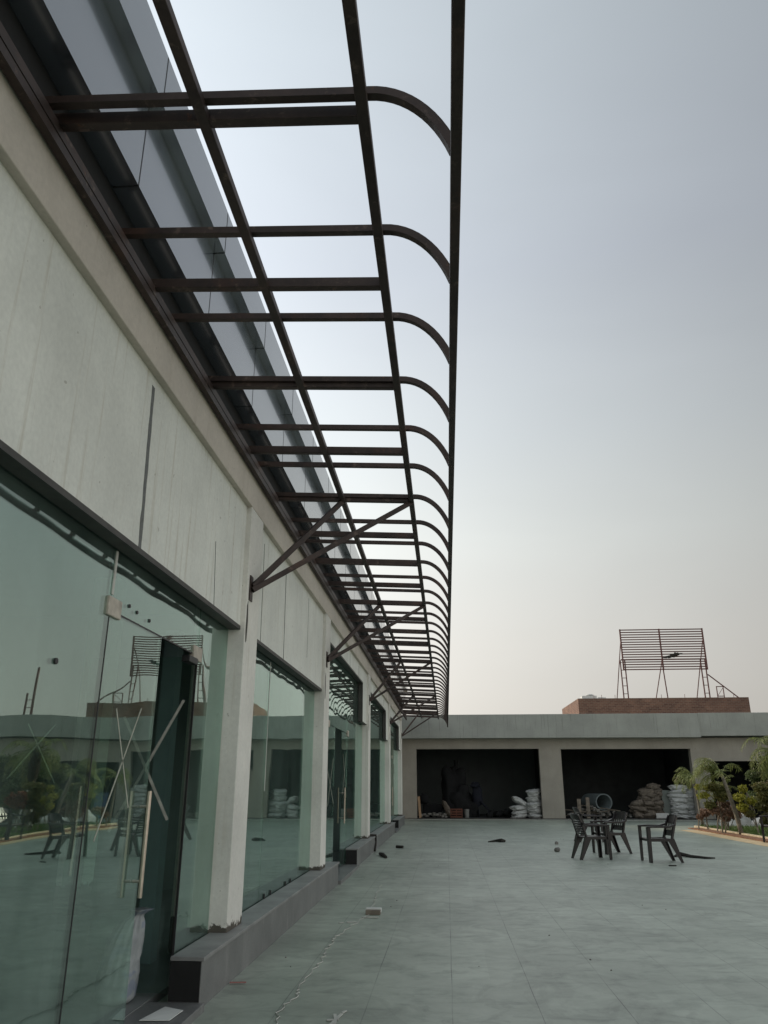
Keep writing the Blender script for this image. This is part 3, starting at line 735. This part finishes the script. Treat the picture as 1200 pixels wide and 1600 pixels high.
def bag(name, mat, base, h, r0, lean, seed):
    """slumped filled bag: creased skin, gathered neck falling to one side"""
    mb = MB(); n, m = 64, 44; v = []; f = []
    prof = [(0, .72), (.04, .98), (.2, 1.08), (.42, 1.0), (.62, .86), (.76, .62), (.85, .40), (.9, .33), (.95, .42), (1.0, .55)]
    for q in range(m + 1):
        t = q / m
        for a_, b_ in zip(prof, prof[1:]):
            if a_[0] <= t <= b_[0]: rad = a_[1] + (b_[1] - a_[1]) * (t - a_[0]) / (b_[0] - a_[0])
        for k in range(n):
            a = 2 * math.pi * k / n
            fold = (.05 + .22 * t ** 2) * noise.noise(Vector((math.cos(a) * 3.2, math.sin(a) * 3.2, t * 1.6 + seed))) 
            cre = .07 * abs(noise.noise(Vector((math.cos(a) * 2, math.sin(a) * 2, t * 7 + seed * 2)))) + .05 * noise.noise(Vector((math.cos(a) * 7, math.sin(a) * 7, t * 9)))
            rr = r0 * rad * (1 + fold * 1.6 - cre * 1.4)
            z = h * t - .30 * h * max(0, t - .78) * 1.5
            v.append((base[0] + rr * math.cos(a) * .95 + lean[0] * t ** 2.2, base[1] + rr * math.sin(a) * 1.05 + lean[1] * t ** 2.2, base[2] + z))
    for q in range(m):
        for k in range(n): f.append((q * n + k, q * n + (k + 1) % n, (q + 1) * n + (k + 1) % n, (q + 1) * n + k))
    f.append(tuple(range(n)))
    c = len(v); v.append((base[0] + lean[0], base[1] + lean[1], base[2] + h * .86)); 
    for k in range(n): f.append((m * n + k, m * n + (k + 1) % n, c))
    return mb.add(v, f).build(name, mat, smooth=True)
o = bag('sack', 'sack_print', (-2.22, 5.70, .056), .62, .135, (.13, -.03), 3); tag(o, 'slumped white sack standing on the shop floor in the door gap', 'sack')
mb = MB(); mb.blob((-2.86, 7.3, .2), .26, .22, .17, 16, 10, .7, .35, 15); o = mb.build('sack', 'sack', smooth=True); tag(o, 'low white sack lying further inside the shop behind the slumped one', 'sack')

gb = MB().box(9.47, 9.86, 37.05, 37.1, .065, 1.22).build('board', 'board', bevel=.004); tag(gb, 'upright grey board standing between brown heap and white sacks', 'board')
wb = MB().box(9.05, 9.6, 36.7, 36.95, .065, .28).build('box', 'white', bevel=.02); tag(wb, 'small white box on the floor before the grey board', 'box')
mb = MB(); N = 28
for (ra, rb, flip) in ((.36, .36, 0), (.315, .315, 1)): 
    v = []
    for yy in (37.0, 38.1):
        for k in range(N): v.append((6.93 + ra * math.cos(2 * math.pi * k / N) - (yy - 37.0) * .42, yy, .72 + ra * math.sin(2 * math.pi * k / N)))
    mb.add(v, [(k, (k + 1) % N, N + (k + 1) % N, N + k) for k in range(N)])
for base in (0, N):
    mb.f += [(base + k, base + (k + 1) % N, 2 * N + base + (k + 1) % N, 2 * N + base + k) for k in range(N)]
pp = mb.build('pipe', 'pipe', smooth=False); tag(pp, 'short fat grey drainage pipe lying on the debris heap', 'pipe')
r = random.Random(8)
for k in range(14):
    x = 5.4 + k * .135; z = .12 + .04 * k % .28 + r.random() * .22; a = r.uniform(-.35, .35); L = r.uniform(.5, 1.0)
    y = 36.75 + r.random() * .8
    o = MB().bar((x - L / 2 * math.cos(a), y, z - L / 2 * math.sin(a) * .4), (x + L / 2 * math.cos(a), y + r.uniform(-.3, .3), z + L / 2 * math.sin(a) * .4), .09 + .08 * r.random(), .03, ).build('plank', 'wood')
    if o.data.vertices and min(v.co.z for v in o.data.vertices) < .07:
        dz = .07 - min(v.co.z for v in o.data.vertices); o.location.z += dz
    tag(o, 'weathered scrap plank lying in the debris heap under the pipe', 'plank', 'scrap planks under the pipe')
for x, t, what in ((5.78, .86, 'left'), (6.16, .92, 'right')):
    o = MB().bar((x, 36.7, .065), (x + .03, 36.85, t), .16, .03, up=(0, 1, 0)).build('plank', 'wood'); tag(o, f'wide grey plank standing upright in the debris heap, {what} one of two', 'plank', 'upright planks')
mb = MB()
for k in range(60):
    x = 5.3 + r.random() * 2.9; hgt = max(0, 1 - abs(x - 6.4) / 2.0); y = 36.7 + r.random() * 1.0
    s = r.uniform(.04, .12); mb.blob((x, y, .06 + s * .5 + hgt * r.random() * .42), s, s, s * .7, 6, 4, .8, .5, k)
o = mb.build('rubble', 'stone'); tag(o, 'heap of mixed rubble and scraps on the right garage floor', 'rubble', kind='stuff')

# left garage
tp = empty('covered_stack', (.4, 37.8, .06), 'tall stack under a black tarpaulin in the left garage', 'stack')
mb = MB().blob((.32, 37.9, 1.0), .52, .42, .98, 28, 24, .6, .5, 3); mb.blob((.6, 37.7, .7), .5, .4, .72, 24, 20, .75, .6, 6); mb.blob((.3, 37.9, 1.75), .36, .3, .4, 20, 14, .8, .5, 9); mb.blob((.85, 37.8, .42), .5, .4, .42, 20, 14, .8, .7, 12); mb.build('tarpaulin', 'tarp', tp, smooth=True)
MB().tube([(.45, 37.9, 2.0), (.45, 37.9, 2.55)], .09, 8).build('post', 'tarp', tp)
mb = MB().blob((1.30, 37.5, 1.42), .2, .14, .13, 16, 10, .9, .7, 2); mb.blob((1.38, 37.55, .95), .24, .18, .48, 12, 10, .8, .25, 4); mb.bar((1.42, 37.5, .06), (1.32, 37.5, 1.4), .05); mb.bar((1.5, 37.4, .75), (1.85, 37.3, .4), .08); mb.bar((1.85, 37.3, .06), (1.85, 37.3, .42), .04)
o = mb.build('draped_cart', 'navy', smooth=True); tag(o, 'dark blue draped hand cart beside the black tarpaulin stack', 'cart')
cr = empty('crate', (.4, 36.95, .06), 'orange plastic crate on the left garage floor before the tarpaulin', 'crate')
mb = MB()
for z in (.08, .18, .28, .38): mb.box(.14, .16, 36.8, 37.1, z, z + .06); mb.box(.64, .66, 36.8, 37.1, z, z + .06); mb.box(.16, .64, 36.8, 36.82, z, z + .06); mb.box(.16, .64, 37.08, 37.1, z, z + .06)
for x in (.15, .4, .65): mb.box(x - .02, x + .02, 36.795, 36.825, .065, .44)
mb.build('slatted_side', 'orange', cr); MB().box(.16, .64, 36.82, 37.08, .065, .09).build('base', 'orange', cr)
bt = MB(); N = 16
v = [(.86 + rr * math.cos(2 * math.pi * k / N), 36.95 + rr * math.sin(2 * math.pi * k / N), z) for (rr, z) in ((.095, .062), (.12, .42), (.105, .42), (.085, .08)) for k in range(N)]
f = [(j * N + k, j * N + (k + 1) % N, (j + 1) * N + (k + 1) % N, (j + 1) * N + k) for j in range(3) for k in range(N)] + [tuple(range(N)), tuple(range(3 * N, 4 * N))]
o = bt.add(v, f).build('bucket', 'shaded_white'); tag(o, 'white bucket in a dimmed tone on the floor right of the orange crate', 'bucket')
o = MB().bar((-1.2, 36.65, .065), (-1.27, 36.75, .95), .11, .035, up=(0, 1, 0)).build('plank', 'wood_pale'); tag(o, 'pale timber leaning on the left garage left jamb', 'plank')
mb = MB()
for k in range(46):
    x = -1.2 + r.random() * 1.25; s = r.uniform(.03, .09); mb.blob((x, 36.8 + r.random() * .9, .06 + s * .5 + r.random() * .12), s * 1.3, s, s * .7, 6, 4, .8, .5, k)
o = mb.build('rubble', 'stone'); tag(o, 'low litter of scraps on the left garage floor', 'rubble', kind='stuff')
o = MB().box(-1.1, -.25, 37.6, 38.3, .06, .62).build('chest', 'tarp', bevel=.03); tag(o, 'low dark chest by the left wall of left garage', 'chest')
o = MB().blob((-1.05, 37.4, .85), .22, .2, .22, 12, 8, .8, .3, 6).build('bundle', 'tarp', smooth=True); tag(o, 'round dark bundle on top of the low chest', 'bundle')
mb = MB()
for k in range(9): mb.blob((1.9 + .12 * k, 37.3 + .1 * (k % 3), .16 + .12 * math.sin(k * 1.3) ** 2), .16, .14, .12, 8, 6, .8, .4, k)
o = mb.build('cloth_heap', 'tarp', smooth=True); tag(o, 'low heap of dark cloths on the left garage floor', 'cloth heap')

# ================================================================== PLASTIC ARMCHAIRS (front is local +X)
def slab(mb, prof, w0, w1, t):  # seat/back sheet along a profile of (x,z,halfwidth)
    n = len(prof); v = []
    for i, (x, z, hw) in enumerate(prof):
        d = Vector((prof[min(i + 1, n - 1)][0] - prof[max(i - 1, 0)][0], prof[min(i + 1, n - 1)][1] - prof[max(i - 1, 0)][1])).normalized()
        nx, nz = -d.y * t, d.x * t
        for j in range(7):
            s = -1 + j / 3; cx = w0 * (1 - s * s)
            v.append((x - cx, s * hw, z)); 
        for j in range(7):
            s = -1 + j / 3; cx = w0 * (1 - s * s)
            v.append((x - cx + nx, s * hw, z + nz))
    f = []
    for i in range(n - 1):
        for j in range(6):
            a = i * 14 + j; f.append((a, a + 1, a + 15, a + 14)); f.append((a + 7, a + 21, a + 22, a + 8))
        a = i * 14; f.append((a, a + 14, a + 21, a + 7)); f.append((a + 6, a + 13, a + 27, a + 20))
    f.append(tuple(range(0, 7)) + tuple(range(13, 6, -1))); e = (n - 1) * 14; f.append(tuple(range(e, e + 7)) + tuple(range(e + 13, e + 6, -1)))
    mb.add(v, f); return mb
def make_chair(label, slatted):
    t = empty('armchair', (0, 0, 0), label, 'chair', 'brown plastic armchairs in the courtyard')
    mb = MB(); slab(mb, [(.27, .40, .235), (.265, .425, .245), (.20, .435, .25), (.05, .425, .25), (-.12, .415, .24), (-.22, .42, .225)], 0, 0, .012)
    mb.box(-.22, .25, -.25, -.225, .375, .43); mb.box(-.22, .25, .225, .25, .375, .43); mb.box(.235, .262, -.22, .22, .375, .42)
    mb.build('seat', 'chair', t, bevel=.004)
    bx = lambda z: -.20 - (z - .42) * .30 - .05 * max(0, (z - .70)) * 2
    mb = MB()
    if slatted:
        for sgn in (-1, 1):
            mb.tube([(bx(z), sgn * (.215 - .02 * (z - .42)), z) for z in (.40, .55, .70, .84)], [.028, .026, .024, .02], 6)
        z = .47
        while z < .78: slab(mb, [(bx(z), z, .21), (bx(z + .03), z + .03, .21)], .035, 0, .010); z += .046
        slab(mb, [(bx(.775), .775, .215), (bx(.82), .82, .21), (bx(.86), .86, .17)], .04, 0, .012)
    else:
        for sgn in (-1, 1):
            mb.tube([(bx(z), sgn * (.215 - .02 * (z - .42)), z) for z in (.40, .55, .70, .84)], [.03, .03, .028, .02], 6)
        slab(mb, [(bx(.47), .47, .215), (bx(.53), .53, .215), (bx(.57), .57, .215)], .035, 0, .012)
        slab(mb, [(bx(.70), .70, .215), (bx(.76), .76, .215), (bx(.82), .82, .205), (bx(.86), .86, .15)], .04, 0, .012)
        for y in ((-.17, -.10, -.03, .04, .11, .175)):
            mb.bar((bx(.56) - .03, y, .56), (bx(.71) - .035, y, .71), .028, .01, up=(1, 0, 0))
    mb.build('backrest', 'chair', t)
    for sgn in (-1, 1):
        y = sgn * .262
        mb = MB(); mb.prism([(.285, .625), (.29, .655), (.1, .665), (-.15, .66), (-.285, .70), (-.275, .66), (-.15, .625)], 'y', y - .032, y + .032); mb.build('armrest', 'chair', t, bevel=.008)
        mb = MB(); mb.prism([(.225, .635), (.285, .635), (.29, .02), (.285, 0), (.245, 0), (.24, .02)], 'y', y - .02, y + .012); mb.prism([(.272, .635), (.285, .635), (.29, .0), (.277, 0)], 'y', y - sgn * .06 - .02, y - sgn * .02); mb.build('leg', 'chair', t)
        mb = MB(); mb.prism([(-.10, .41), (-.23, .43), (-.37, 0), (-.325, 0)], 'y', sgn * .235 - .012, sgn * .235 + .018); mb.prism([(-.215, .43), (-.23, .43), (-.37, 0), (-.355, 0)], 'y', sgn * .2 - .025, sgn * .2 + .025); mb.build('leg', 'chair', t)
    return t
c1 = make_chair('brown plastic armchair with horizontal back slats, nearest of the left cluster, facing right', True)
c4 = make_chair('lone brown plastic armchair facing left, solid back with a gap, right of the others', False)
c2 = copy_tree(c1); c2['label'] = 'slat backed brown armchair standing farthest away behind the left cluster'
c3 = copy_tree(c4); c3['label'] = 'brown plastic armchair with curved back turned left, right side of the left cluster'
c5 = copy_tree(c4); c5['label'] = 'dark armchair cut off by the right edge near the shrubs'
for c, x, y, a in ((c1, 2.94, 17.4, 14), (c2, 3.78, 22.6, 8), (c3, 3.58, 18.8, 204), (c4, 4.14, 16.85, 186), (c5, 8.62, 22.45, 200)):
    c.location = (x, y, .002); c.rotation_euler.z = R(a)

# ================================================================== LITTER ON THE PAVING
pts = [(-1.106, 5.521), (-1.14, 5.887), (-1.092, 6.19), (-1.123, 6.406), (-1.119, 6.919), (-1.09, 7.4), (-1.131, 7.747), (-1.115, 8.167), (-1.133, 8.428), (-1.089, 8.675), (-1.003, 9.383), (-.941, 9.831), (-.958, 10.863), (-.995, 11.467), (-1.023, 12.918)]
pp = [(-1.12, 4.7), (-1.08, 5.1)] + pts; q = []
for i in range(len(pp) - 1):
    for k in range(5):
        t = k / 5; x = pp[i][0] * (1 - t) + pp[i + 1][0] * t + .012 * (-1) ** k; y = pp[i][1] * (1 - t) + pp[i + 1][1] * t
        q.append((x + .03 * noise.noise(Vector((y * 6, 1, 0))), y, .006))
o = MB().tube(q, .0036, 5).build('string', 'cord'); tag(o, 'thin white cord lying in a zigzag along the paving near the plinth', 'cord')
bs = empty('packet', (-.89, 9.9, 0), 'small brown and white packet lying across the white cord', 'packet')
MB().box(-.97, -.80, 9.83, 9.93, .003, .05).build('box', 'wood', bs, bevel=.004); MB().box(-.975, -.795, 9.9, 9.99, .02, .062).build('wrapper', 'paper', bs, bevel=.004)
mb = MB(); mb.bar((-.99, 9.64, .006), (-.80, 9.62, .012), .03, .008); mb.bar((-1.12, 9.3, .006), (-1.02, 9.33, .006), .05, .008); mb.bar((-1.2, 9.25, .006), (-1.16, 9.28, .006), .03, .006)
for o_, l_, nm in ((mb, 'scattered white scraps beside the packet', 'scrap'),): o = o_.build(nm, 'cord'); tag(o, l_, 'scrap', kind='stuff')
mb = MB(); rr = random.Random(3)
for k in range(7):
    a = k * 1.1; mb.bar((-.74, 5.62, .006), (-.74 + .09 * math.cos(a) * rr.random(), 5.62 + .14 * math.sin(a), .008), .02, .006)
mb.bar((-.72, 5.78, .005), (-.70, 5.83, .006), .02, .006)
o = mb.build('splash_mark', 'cord'); tag(o, 'splat of white filler on the paving near the front', 'splash')
def stick_(pts, r0, label, name='stick'):
    o = MB().tube(pts, r0, 6).build(name, 'stick'); tag(o, label, 'stick'); return o
stick_([(-1.47, 17.95, .03), (-1.38, 17.6, .035), (-1.28, 17.2, .02)], [.03, .045, .03], 'short black offcut lying at the plinth foot, nearer of two')
stick_([(-1.24, 20.0, .03), (-1.08, 19.9, .03)], .035, 'short black offcut lying beyond the nearer one')
stick_([(1.05, 22.1, .015), (1.25, 22.3, .03), (1.4, 22.15, .05), (1.5, 22.2, .03)], [.015, .03, .05, .03], 'dark twig in the middle of the courtyard before left garage')
stick_([(4.7, 17.9, .02), (4.86, 18.1, .05), (5.0, 17.8, .03), (5.25, 17.55, .02), (5.42, 17.6, .015)], [.02, .045, .03, .022, .012], 'long dark crooked stick behind the lone armchair')
stick_([(4.06, 15.95, .01), (4.2, 15.95, .012)], .012, 'tiny dark splinter in front of the lone armchair')
mb = MB().blob((2.45, 19.15, .04), .07, .06, .05, 9, 6, .9, .4, 2); o = mb.build('stone', 'stone', smooth=True); tag(o, 'grey stone lying left of the armchair cluster', 'stone')
mb = MB().blob((2.75, 21.5, .03), .05, .05, .04, 8, 6, .9, .4, 5); o = mb.build('stone', 'stone', smooth=True); tag(o, 'smaller stone beyond the first, left of the chairs', 'stone')
o = MB().tube([(-1.9, 18.7, .335), (-1.75, 18.9, .34), (-1.655, 19.0, .335), (-1.64, 18.95, .2), (-1.645, 18.7, .03)], [.02, .035, .03, .02, .025], 6).build('rag', 'stick'); tag(o, 'black cable end hanging over the plinth edge', 'cable')
o = MB().bar((-1.66, 6.5, .012), (-1.54, 6.52, .012), .02, .006).build('tape_scrap', 'redtape'); tag(o, 'scrap of red tape on paving at the plinth foot', 'tape')
o = MB().add([(-1.9, 5.3, .056), (-1.72, 5.32, .054), (-1.70, 5.52, .06), (-1.85, 5.62, .054), (-1.9, 5.3, .060), (-1.72, 5.32, .058), (-1.70, 5.52, .064), (-1.85, 5.62, .058)], [(0, 1, 2, 3), (4, 7, 6, 5), (0, 4, 5, 1), (1, 5, 6, 2), (2, 6, 7, 3), (3, 7, 4, 0)]).build('paper_sheet', 'paper'); tag(o, 'white scrap of paper on the dark door step', 'paper')
mb = MB(); rr = random.Random(77)
for k in range(150):
    x = rr.uniform(-1.5, 7.5); y = rr.uniform(4.8, 35); s = rr.uniform(.003, .008); mb.blob((x, y, s * .6), s * 1.4, s, s * .7, 5, 4, .9, .4, k)
o = mb.build('grit', 'stone'); tag(o, 'specks of grit scattered over the paving', 'grit', kind='stuff')

# ================================================================== PLANTS
def leaf_cloud(mb, c, rx, ry, rz, n, size, rnd, shell=.45):
    for _ in range(n):
        while True:
            p = Vector((rnd.uniform(-1, 1), rnd.uniform(-1, 1), rnd.uniform(-1, 1)))
            L = p.length
            if shell < L < 1: break
        if rnd.random() < .14: p = p * rnd.uniform(1.05, 1.35)
        k = .82 + .45 * noise.noise(p * 2.3 + Vector((c[0] * 3, c[1], c[2] * 5)))
        q = Vector((c[0] + p.x * rx * k, c[1] + p.y * ry * k, c[2] + p.z * rz * k))
        a = Vector((rnd.gauss(0, 1), rnd.gauss(0, 1), rnd.gauss(0, .7))).normalized(); b = a.orthogonal(); b.rotate(Matrix.Rotation(rnd.random() * 6.28, 3, a))
        s = size * rnd.uniform(.6, 1.3)
        mb.add([q - b * s * .35, q + a * s, q + b * s * .35, q - a * s * .6], [(0, 1, 2, 3)])
def frond(mb, base, az, elev, L, rnd, droop, width=.2, lw=.02, step=.04):
    p = Vector(base); d = Vector((math.cos(az) * math.cos(elev), math.sin(az) * math.cos(elev), math.sin(elev)))
    n = int(L / step); side = Vector((-math.sin(az), math.cos(az), 0)); pts = []
    for i in range(n):
        t = i / n; pts.append(p.copy()); up = side.cross(d)
        if t > .12:
            w = width * math.sin(math.pi * min(1, t * .9 + .1)) ** .6 * rnd.uniform(.8, 1.15)
            for sgn in (-1, 1):
                w2 = w * rnd.uniform(.7, 1.3); tip = p + side * sgn * w2 * rnd.uniform(.5, .95) + d * w2 * rnd.uniform(.3, .9) + up * w2 * rnd.uniform(-.2, .5) - Vector((0, 0, w2 * rnd.uniform(.1, .6)))
                mb.add([p, (p + tip) / 2 + d * lw * .8 + up * .01, tip, (p + tip) / 2 - d * lw * .6], [(0, 1, 2, 3)])
        p = p + d * step; d = (d + Vector((0, 0, -droop * step * (.5 + 1.6 * t)))).normalized()
    mb.tube(pts[::3] + [pts[-1]], [.012 * (1 - .7 * i / max(1, len(pts[::3]))) for i in range(len(pts[::3]) + 1)], 4)
def palm(x, y, h, lean, nf, L, seed, label, trunk_r=.05, fibre=False, props=False, bias=None):
    rnd = random.Random(seed); t = empty('palm_tree', (x, y, .03), label, 'palm', 'young palms in the bed')
    tx, ty = x + lean[0], y + lean[1]
    pts = [(x + lean[0] * (k / 6) ** 1.3, y + lean[1] * (k / 6) ** 1.3, .03 + (h - .03) * k / 6) for k in range(7)]
    MB().tube(pts, [trunk_r * (1.25 - .5 * k / 6) for k in range(7)], 9).build('trunk', 'bark', t, smooth=True)
    if fibre:
        mb = MB()
        mb.tube([(tx, ty, h - .1), (tx, ty, h + .25), (tx, ty, h + .7), (tx, ty, h + .95)], [trunk_r * 1.0, trunk_r * 1.5, trunk_r * 1.35, trunk_r * .5], 10)
        for _ in range(160):
            a = rnd.random() * 6.28; z = h + rnd.random() * .8; rr_ = trunk_r * 1.4
            mb.add([(tx + math.cos(a) * rr_, ty + math.sin(a) * rr_, z), (tx + math.cos(a + .25) * rr_, ty + math.sin(a + .25) * rr_, z), (tx + math.cos(a + .1) * rr_ * 1.35, ty + math.sin(a + .1) * rr_ * 1.35, z + .2)], [(0, 1, 2)])
        mb.build('fibre_sheath', 'palmfibre', t)
    mb = MB(); top = h + (.75 if fibre else -.02)
    for k in range(nf):
        az = k * 2.399 + rnd.uniform(-.3, .3); el = rnd.uniform(.15, 1.25)
        if bias is not None and rnd.random() < .5: az = bias + rnd.uniform(-.9, .9)
        frond(mb, (tx, ty, top - .05 * rnd.random()), az, el, L * rnd.uniform(.75, 1.15), rnd, 2.6 / L * rnd.uniform(.7, 1.2), .20 * min(1.3, L))
    mb.build('crown', 'palmleaf', t)
    if props:
        for dx, dy in ((-.34, -.1), (.3, -.15), (.02, .4)): MB().bar((x + dx, y + dy, .03), (tx + dx * .12, ty + dy * .12, h * .82 + .3), .05).build('prop', 'white', t)
    return t
palm(9.02, 30.2, 1.72, (-.12, -.05), 15, .95, 1, 'small green palm at the bed far left, crown against the dark garage', .045, bias=math.pi * .95)
palm(8.75, 25.6, 1.75, (-.3, .15), 17, 1.25, 2, 'taller arching palm with a leaning pale trunk before the broad pillar', .06, bias=math.pi * .85)
palm(11.25, 28.3, 1.65, (.0, 0), 24, 1.5, 3, 'stout palm with black fibre trunk and timber props at the right edge', .14, True, True)
palm(9.6, 29.8, 1.3, (.1, 0), 12, .85, 9, 'low palm half hidden between the taller palms', .05)
def topiary(x, y, pads, trunk_pts, seed, label, mats, cat='shrub', n=750, size=.042, group='clipped shrubs in the bed'):
    rnd = random.Random(seed); t = empty('shrub', (x, y, .03), label, cat, group)
    mb = MB()
    for tp_ in trunk_pts: mb.tube([(x + a, y + b, z) for a, b, z in tp_], [.026 * (1 - .12 * i) for i in range(len(tp_))], 6)
    for (px, py, pz, rx, rz, m_) in pads:
        mb.tube([(x + px * .25, y + py * .25, max(.1, pz - .35)), (x + px * .8, y + py * .8, pz - rz * .3)], .012, 5)
    mb.build('trunk', 'bark', t)
    for mi, mname in enumerate(mats):
        mb = MB(); any_ = False
        for (px, py, pz, rx, rz, m_) in pads:
            if m_ != mi: continue
            any_ = True; leaf_cloud(mb, (x + px, y + py, pz), rx * 1.02, rx, rz * 1.0, int(1.1 * n * (rx / .2) ** 1.6) + 80, size, rnd)
        if any_: mb.build('crown', mname, t)
    return t
topiary(8.43, 26.3, [(-.52, -.1, 1.36, .17, .10, 1), (-.46, -.1, 1.12, .20, .11, 1), (-.1, 0, 1.36, .27, .15, 0), (.22, .05, 1.32, .22, .14, 0), (.1, -.1, 1.1, .26, .15, 0), (-.28, 0, .84, .2, .13, 0), (.2, .1, .86, .2, .14, 2), (-.1, .1, .68, .22, .14, 2), (.28, -.1, .62, .2, .12, 2)],
        [[(0, 0, .03), (.02, 0, .5), (0, 0, 1.0), (-.05, 0, 1.35)], [(.1, .05, .03), (.18, .05, .5), (.22, .05, .9)]], 21, 'cloud clipped shrub with pads coloured sunlit yellow on its left, before the broad pillar', ('ficus', 'ficus_lit', 'dry'))
topiary(9.12, 25.2, [(-.28, 0, 1.32, .15, .12, 1), (-.42, 0, 1.08, .18, .12, 1), (-.1, 0, .98, .15, .12, 1), (-.36, 0, .80, .17, .14, 1), (-.2, 0, .62, .18, .12, 0)],
        [[(0, 0, .03), (-.06, 0, .5), (-.15, 0, .9), (-.2, 0, 1.25)]], 22, 'shrub of stacked round pads coloured sunlit yellow, right of the first clipped shrub', ('ficus', 'ficus_lit'))
topiary(9.62, 25.7, [(-.05, 0, 1.36, .3, .16, 0), (.3, .1, 1.4, .26, .14, 0), (.05, 0, 1.1, .34, .2, 0), (-.1, 0, .84, .3, .18, 0), (.3, 0, .9, .25, .2, 0)],
        [[(0, 0, .03), (.0, 0, .5), (0, 0, 1.3)], [(.1, 0, .03), (.14, 0, .5), (.2, 0, 1.0)]], 23, 'large dull green layered shrub behind the yellow padded one', ('ficus',))
topiary(9.72, 24.9, [(.0, 0, 1.12, .2, .17, 0), (.05, 0, .88, .24, .16, 0), (.28, 0, 1.0, .22, .22, 0)], [[(0, 0, .03), (.02, 0, .5), (.0, 0, .95)]], 24, 'rust red croton bush at the right edge of the bed', ('croton',))
topiary(8.98, 27.4, [(-.15, 0, .62, .22, .14, 0), (.12, 0, .68, .24, .15, 0), (.3, 0, .5, .18, .14, 0), (-.05, 0, .42, .22, .12, 0)], [[(0, 0, .03), (.02, 0, .35), (.0, 0, .6)], [(-.35, 0, .03), (-.3, 0, .35), (-.2, 0, .55)]], 25, 'low dry pinkish brown bush behind the first clipped shrub', ('dry',))
topiary(8.7, 28.6, [(0, 0, .55, .2, .14, 0), (-.2, 0, .42, .14, .1, 0)], [[(0, 0, .03), (.0, 0, .5)], [(-.3, 0, .03), (-.25, 0, .4)]], 26, 'small dry bush at the left tip of the bed', ('dry',))
topiary(9.75, 25.9, [(0, 0, .5, .26, .16, 0), (.2, 0, .4, .2, .14, 0), (-.15, 0, .38, .2, .12, 0)], [[(0, 0, .03), (.0, 0, .4)]], 27, 'low olive bush under the large layered shrub', ('ficus',))
# planting continuing to the right, mirrored in the shop glass
rq = random.Random(31)
for k in range(10):
    x = 12.2 + k * 1.25; y = rq.uniform(30.6, 33.4)
    t = topiary(x, y, [(rq.uniform(-.3, .3), rq.uniform(-.2, .2), .55 + .42 * j, rq.uniform(.35, .6), rq.uniform(.28, .42), 0) for j in range(5)], [[(0, 0, .0), (.03, 0, 1.0), (0, 0, 2.0)]], 40 + k,
            ['dark bushy hedge tree along the store front right side', 'dark bushy hedge tree along the store front right side'][k % 2], ('hedge',), 'tree', 300, .06, 'hedge trees along the store front')
topiary(11.55, 30.9, [(-.35, 0, 1.0, .4, .28, 0), (.2, 0, 1.35, .45, .3, 0), (-.2, .1, 1.75, .36, .26, 0), (.45, 0, .75, .4, .28, 0), (.3, .1, 1.95, .3, .22, 0)], [[(0, 0, 0), (.05, 0, .8), (.1, 0, 1.9)], [(.1, 0, 0), (.3, 0, .6), (.4, 0, 1.2)]], 61,
        'loose green bush filling the gap right of the broad pillar', ('hedge',), 'tree', 300, .05, 'hedge trees along the store front')
tw = MB(); tw.blob((10.75, 31.9, .0), .55, .5, .42, 14, 8, .9, .35, 3); o = tw.build('white_heap', 'sack', smooth=True); tag(o, 'white tarpaulin covered heap on the paving behind the lawn', 'heap')
tw = MB(); tw.blob((12.1, 32.0, .0), .7, .5, .3, 14, 8, .9, .35, 5); o = tw.build('white_heap', 'sack', smooth=True); tag(o, 'lower grey white heap right of the covered one', 'heap')
o = MB().bar((11.75, 35.6, .02), (11.82, 35.95, 1.1), .42, .03, up=(0, 1, 0)).build('board', 'blue'); tag(o, 'dark blue board leaning beside the broad pillar', 'board')
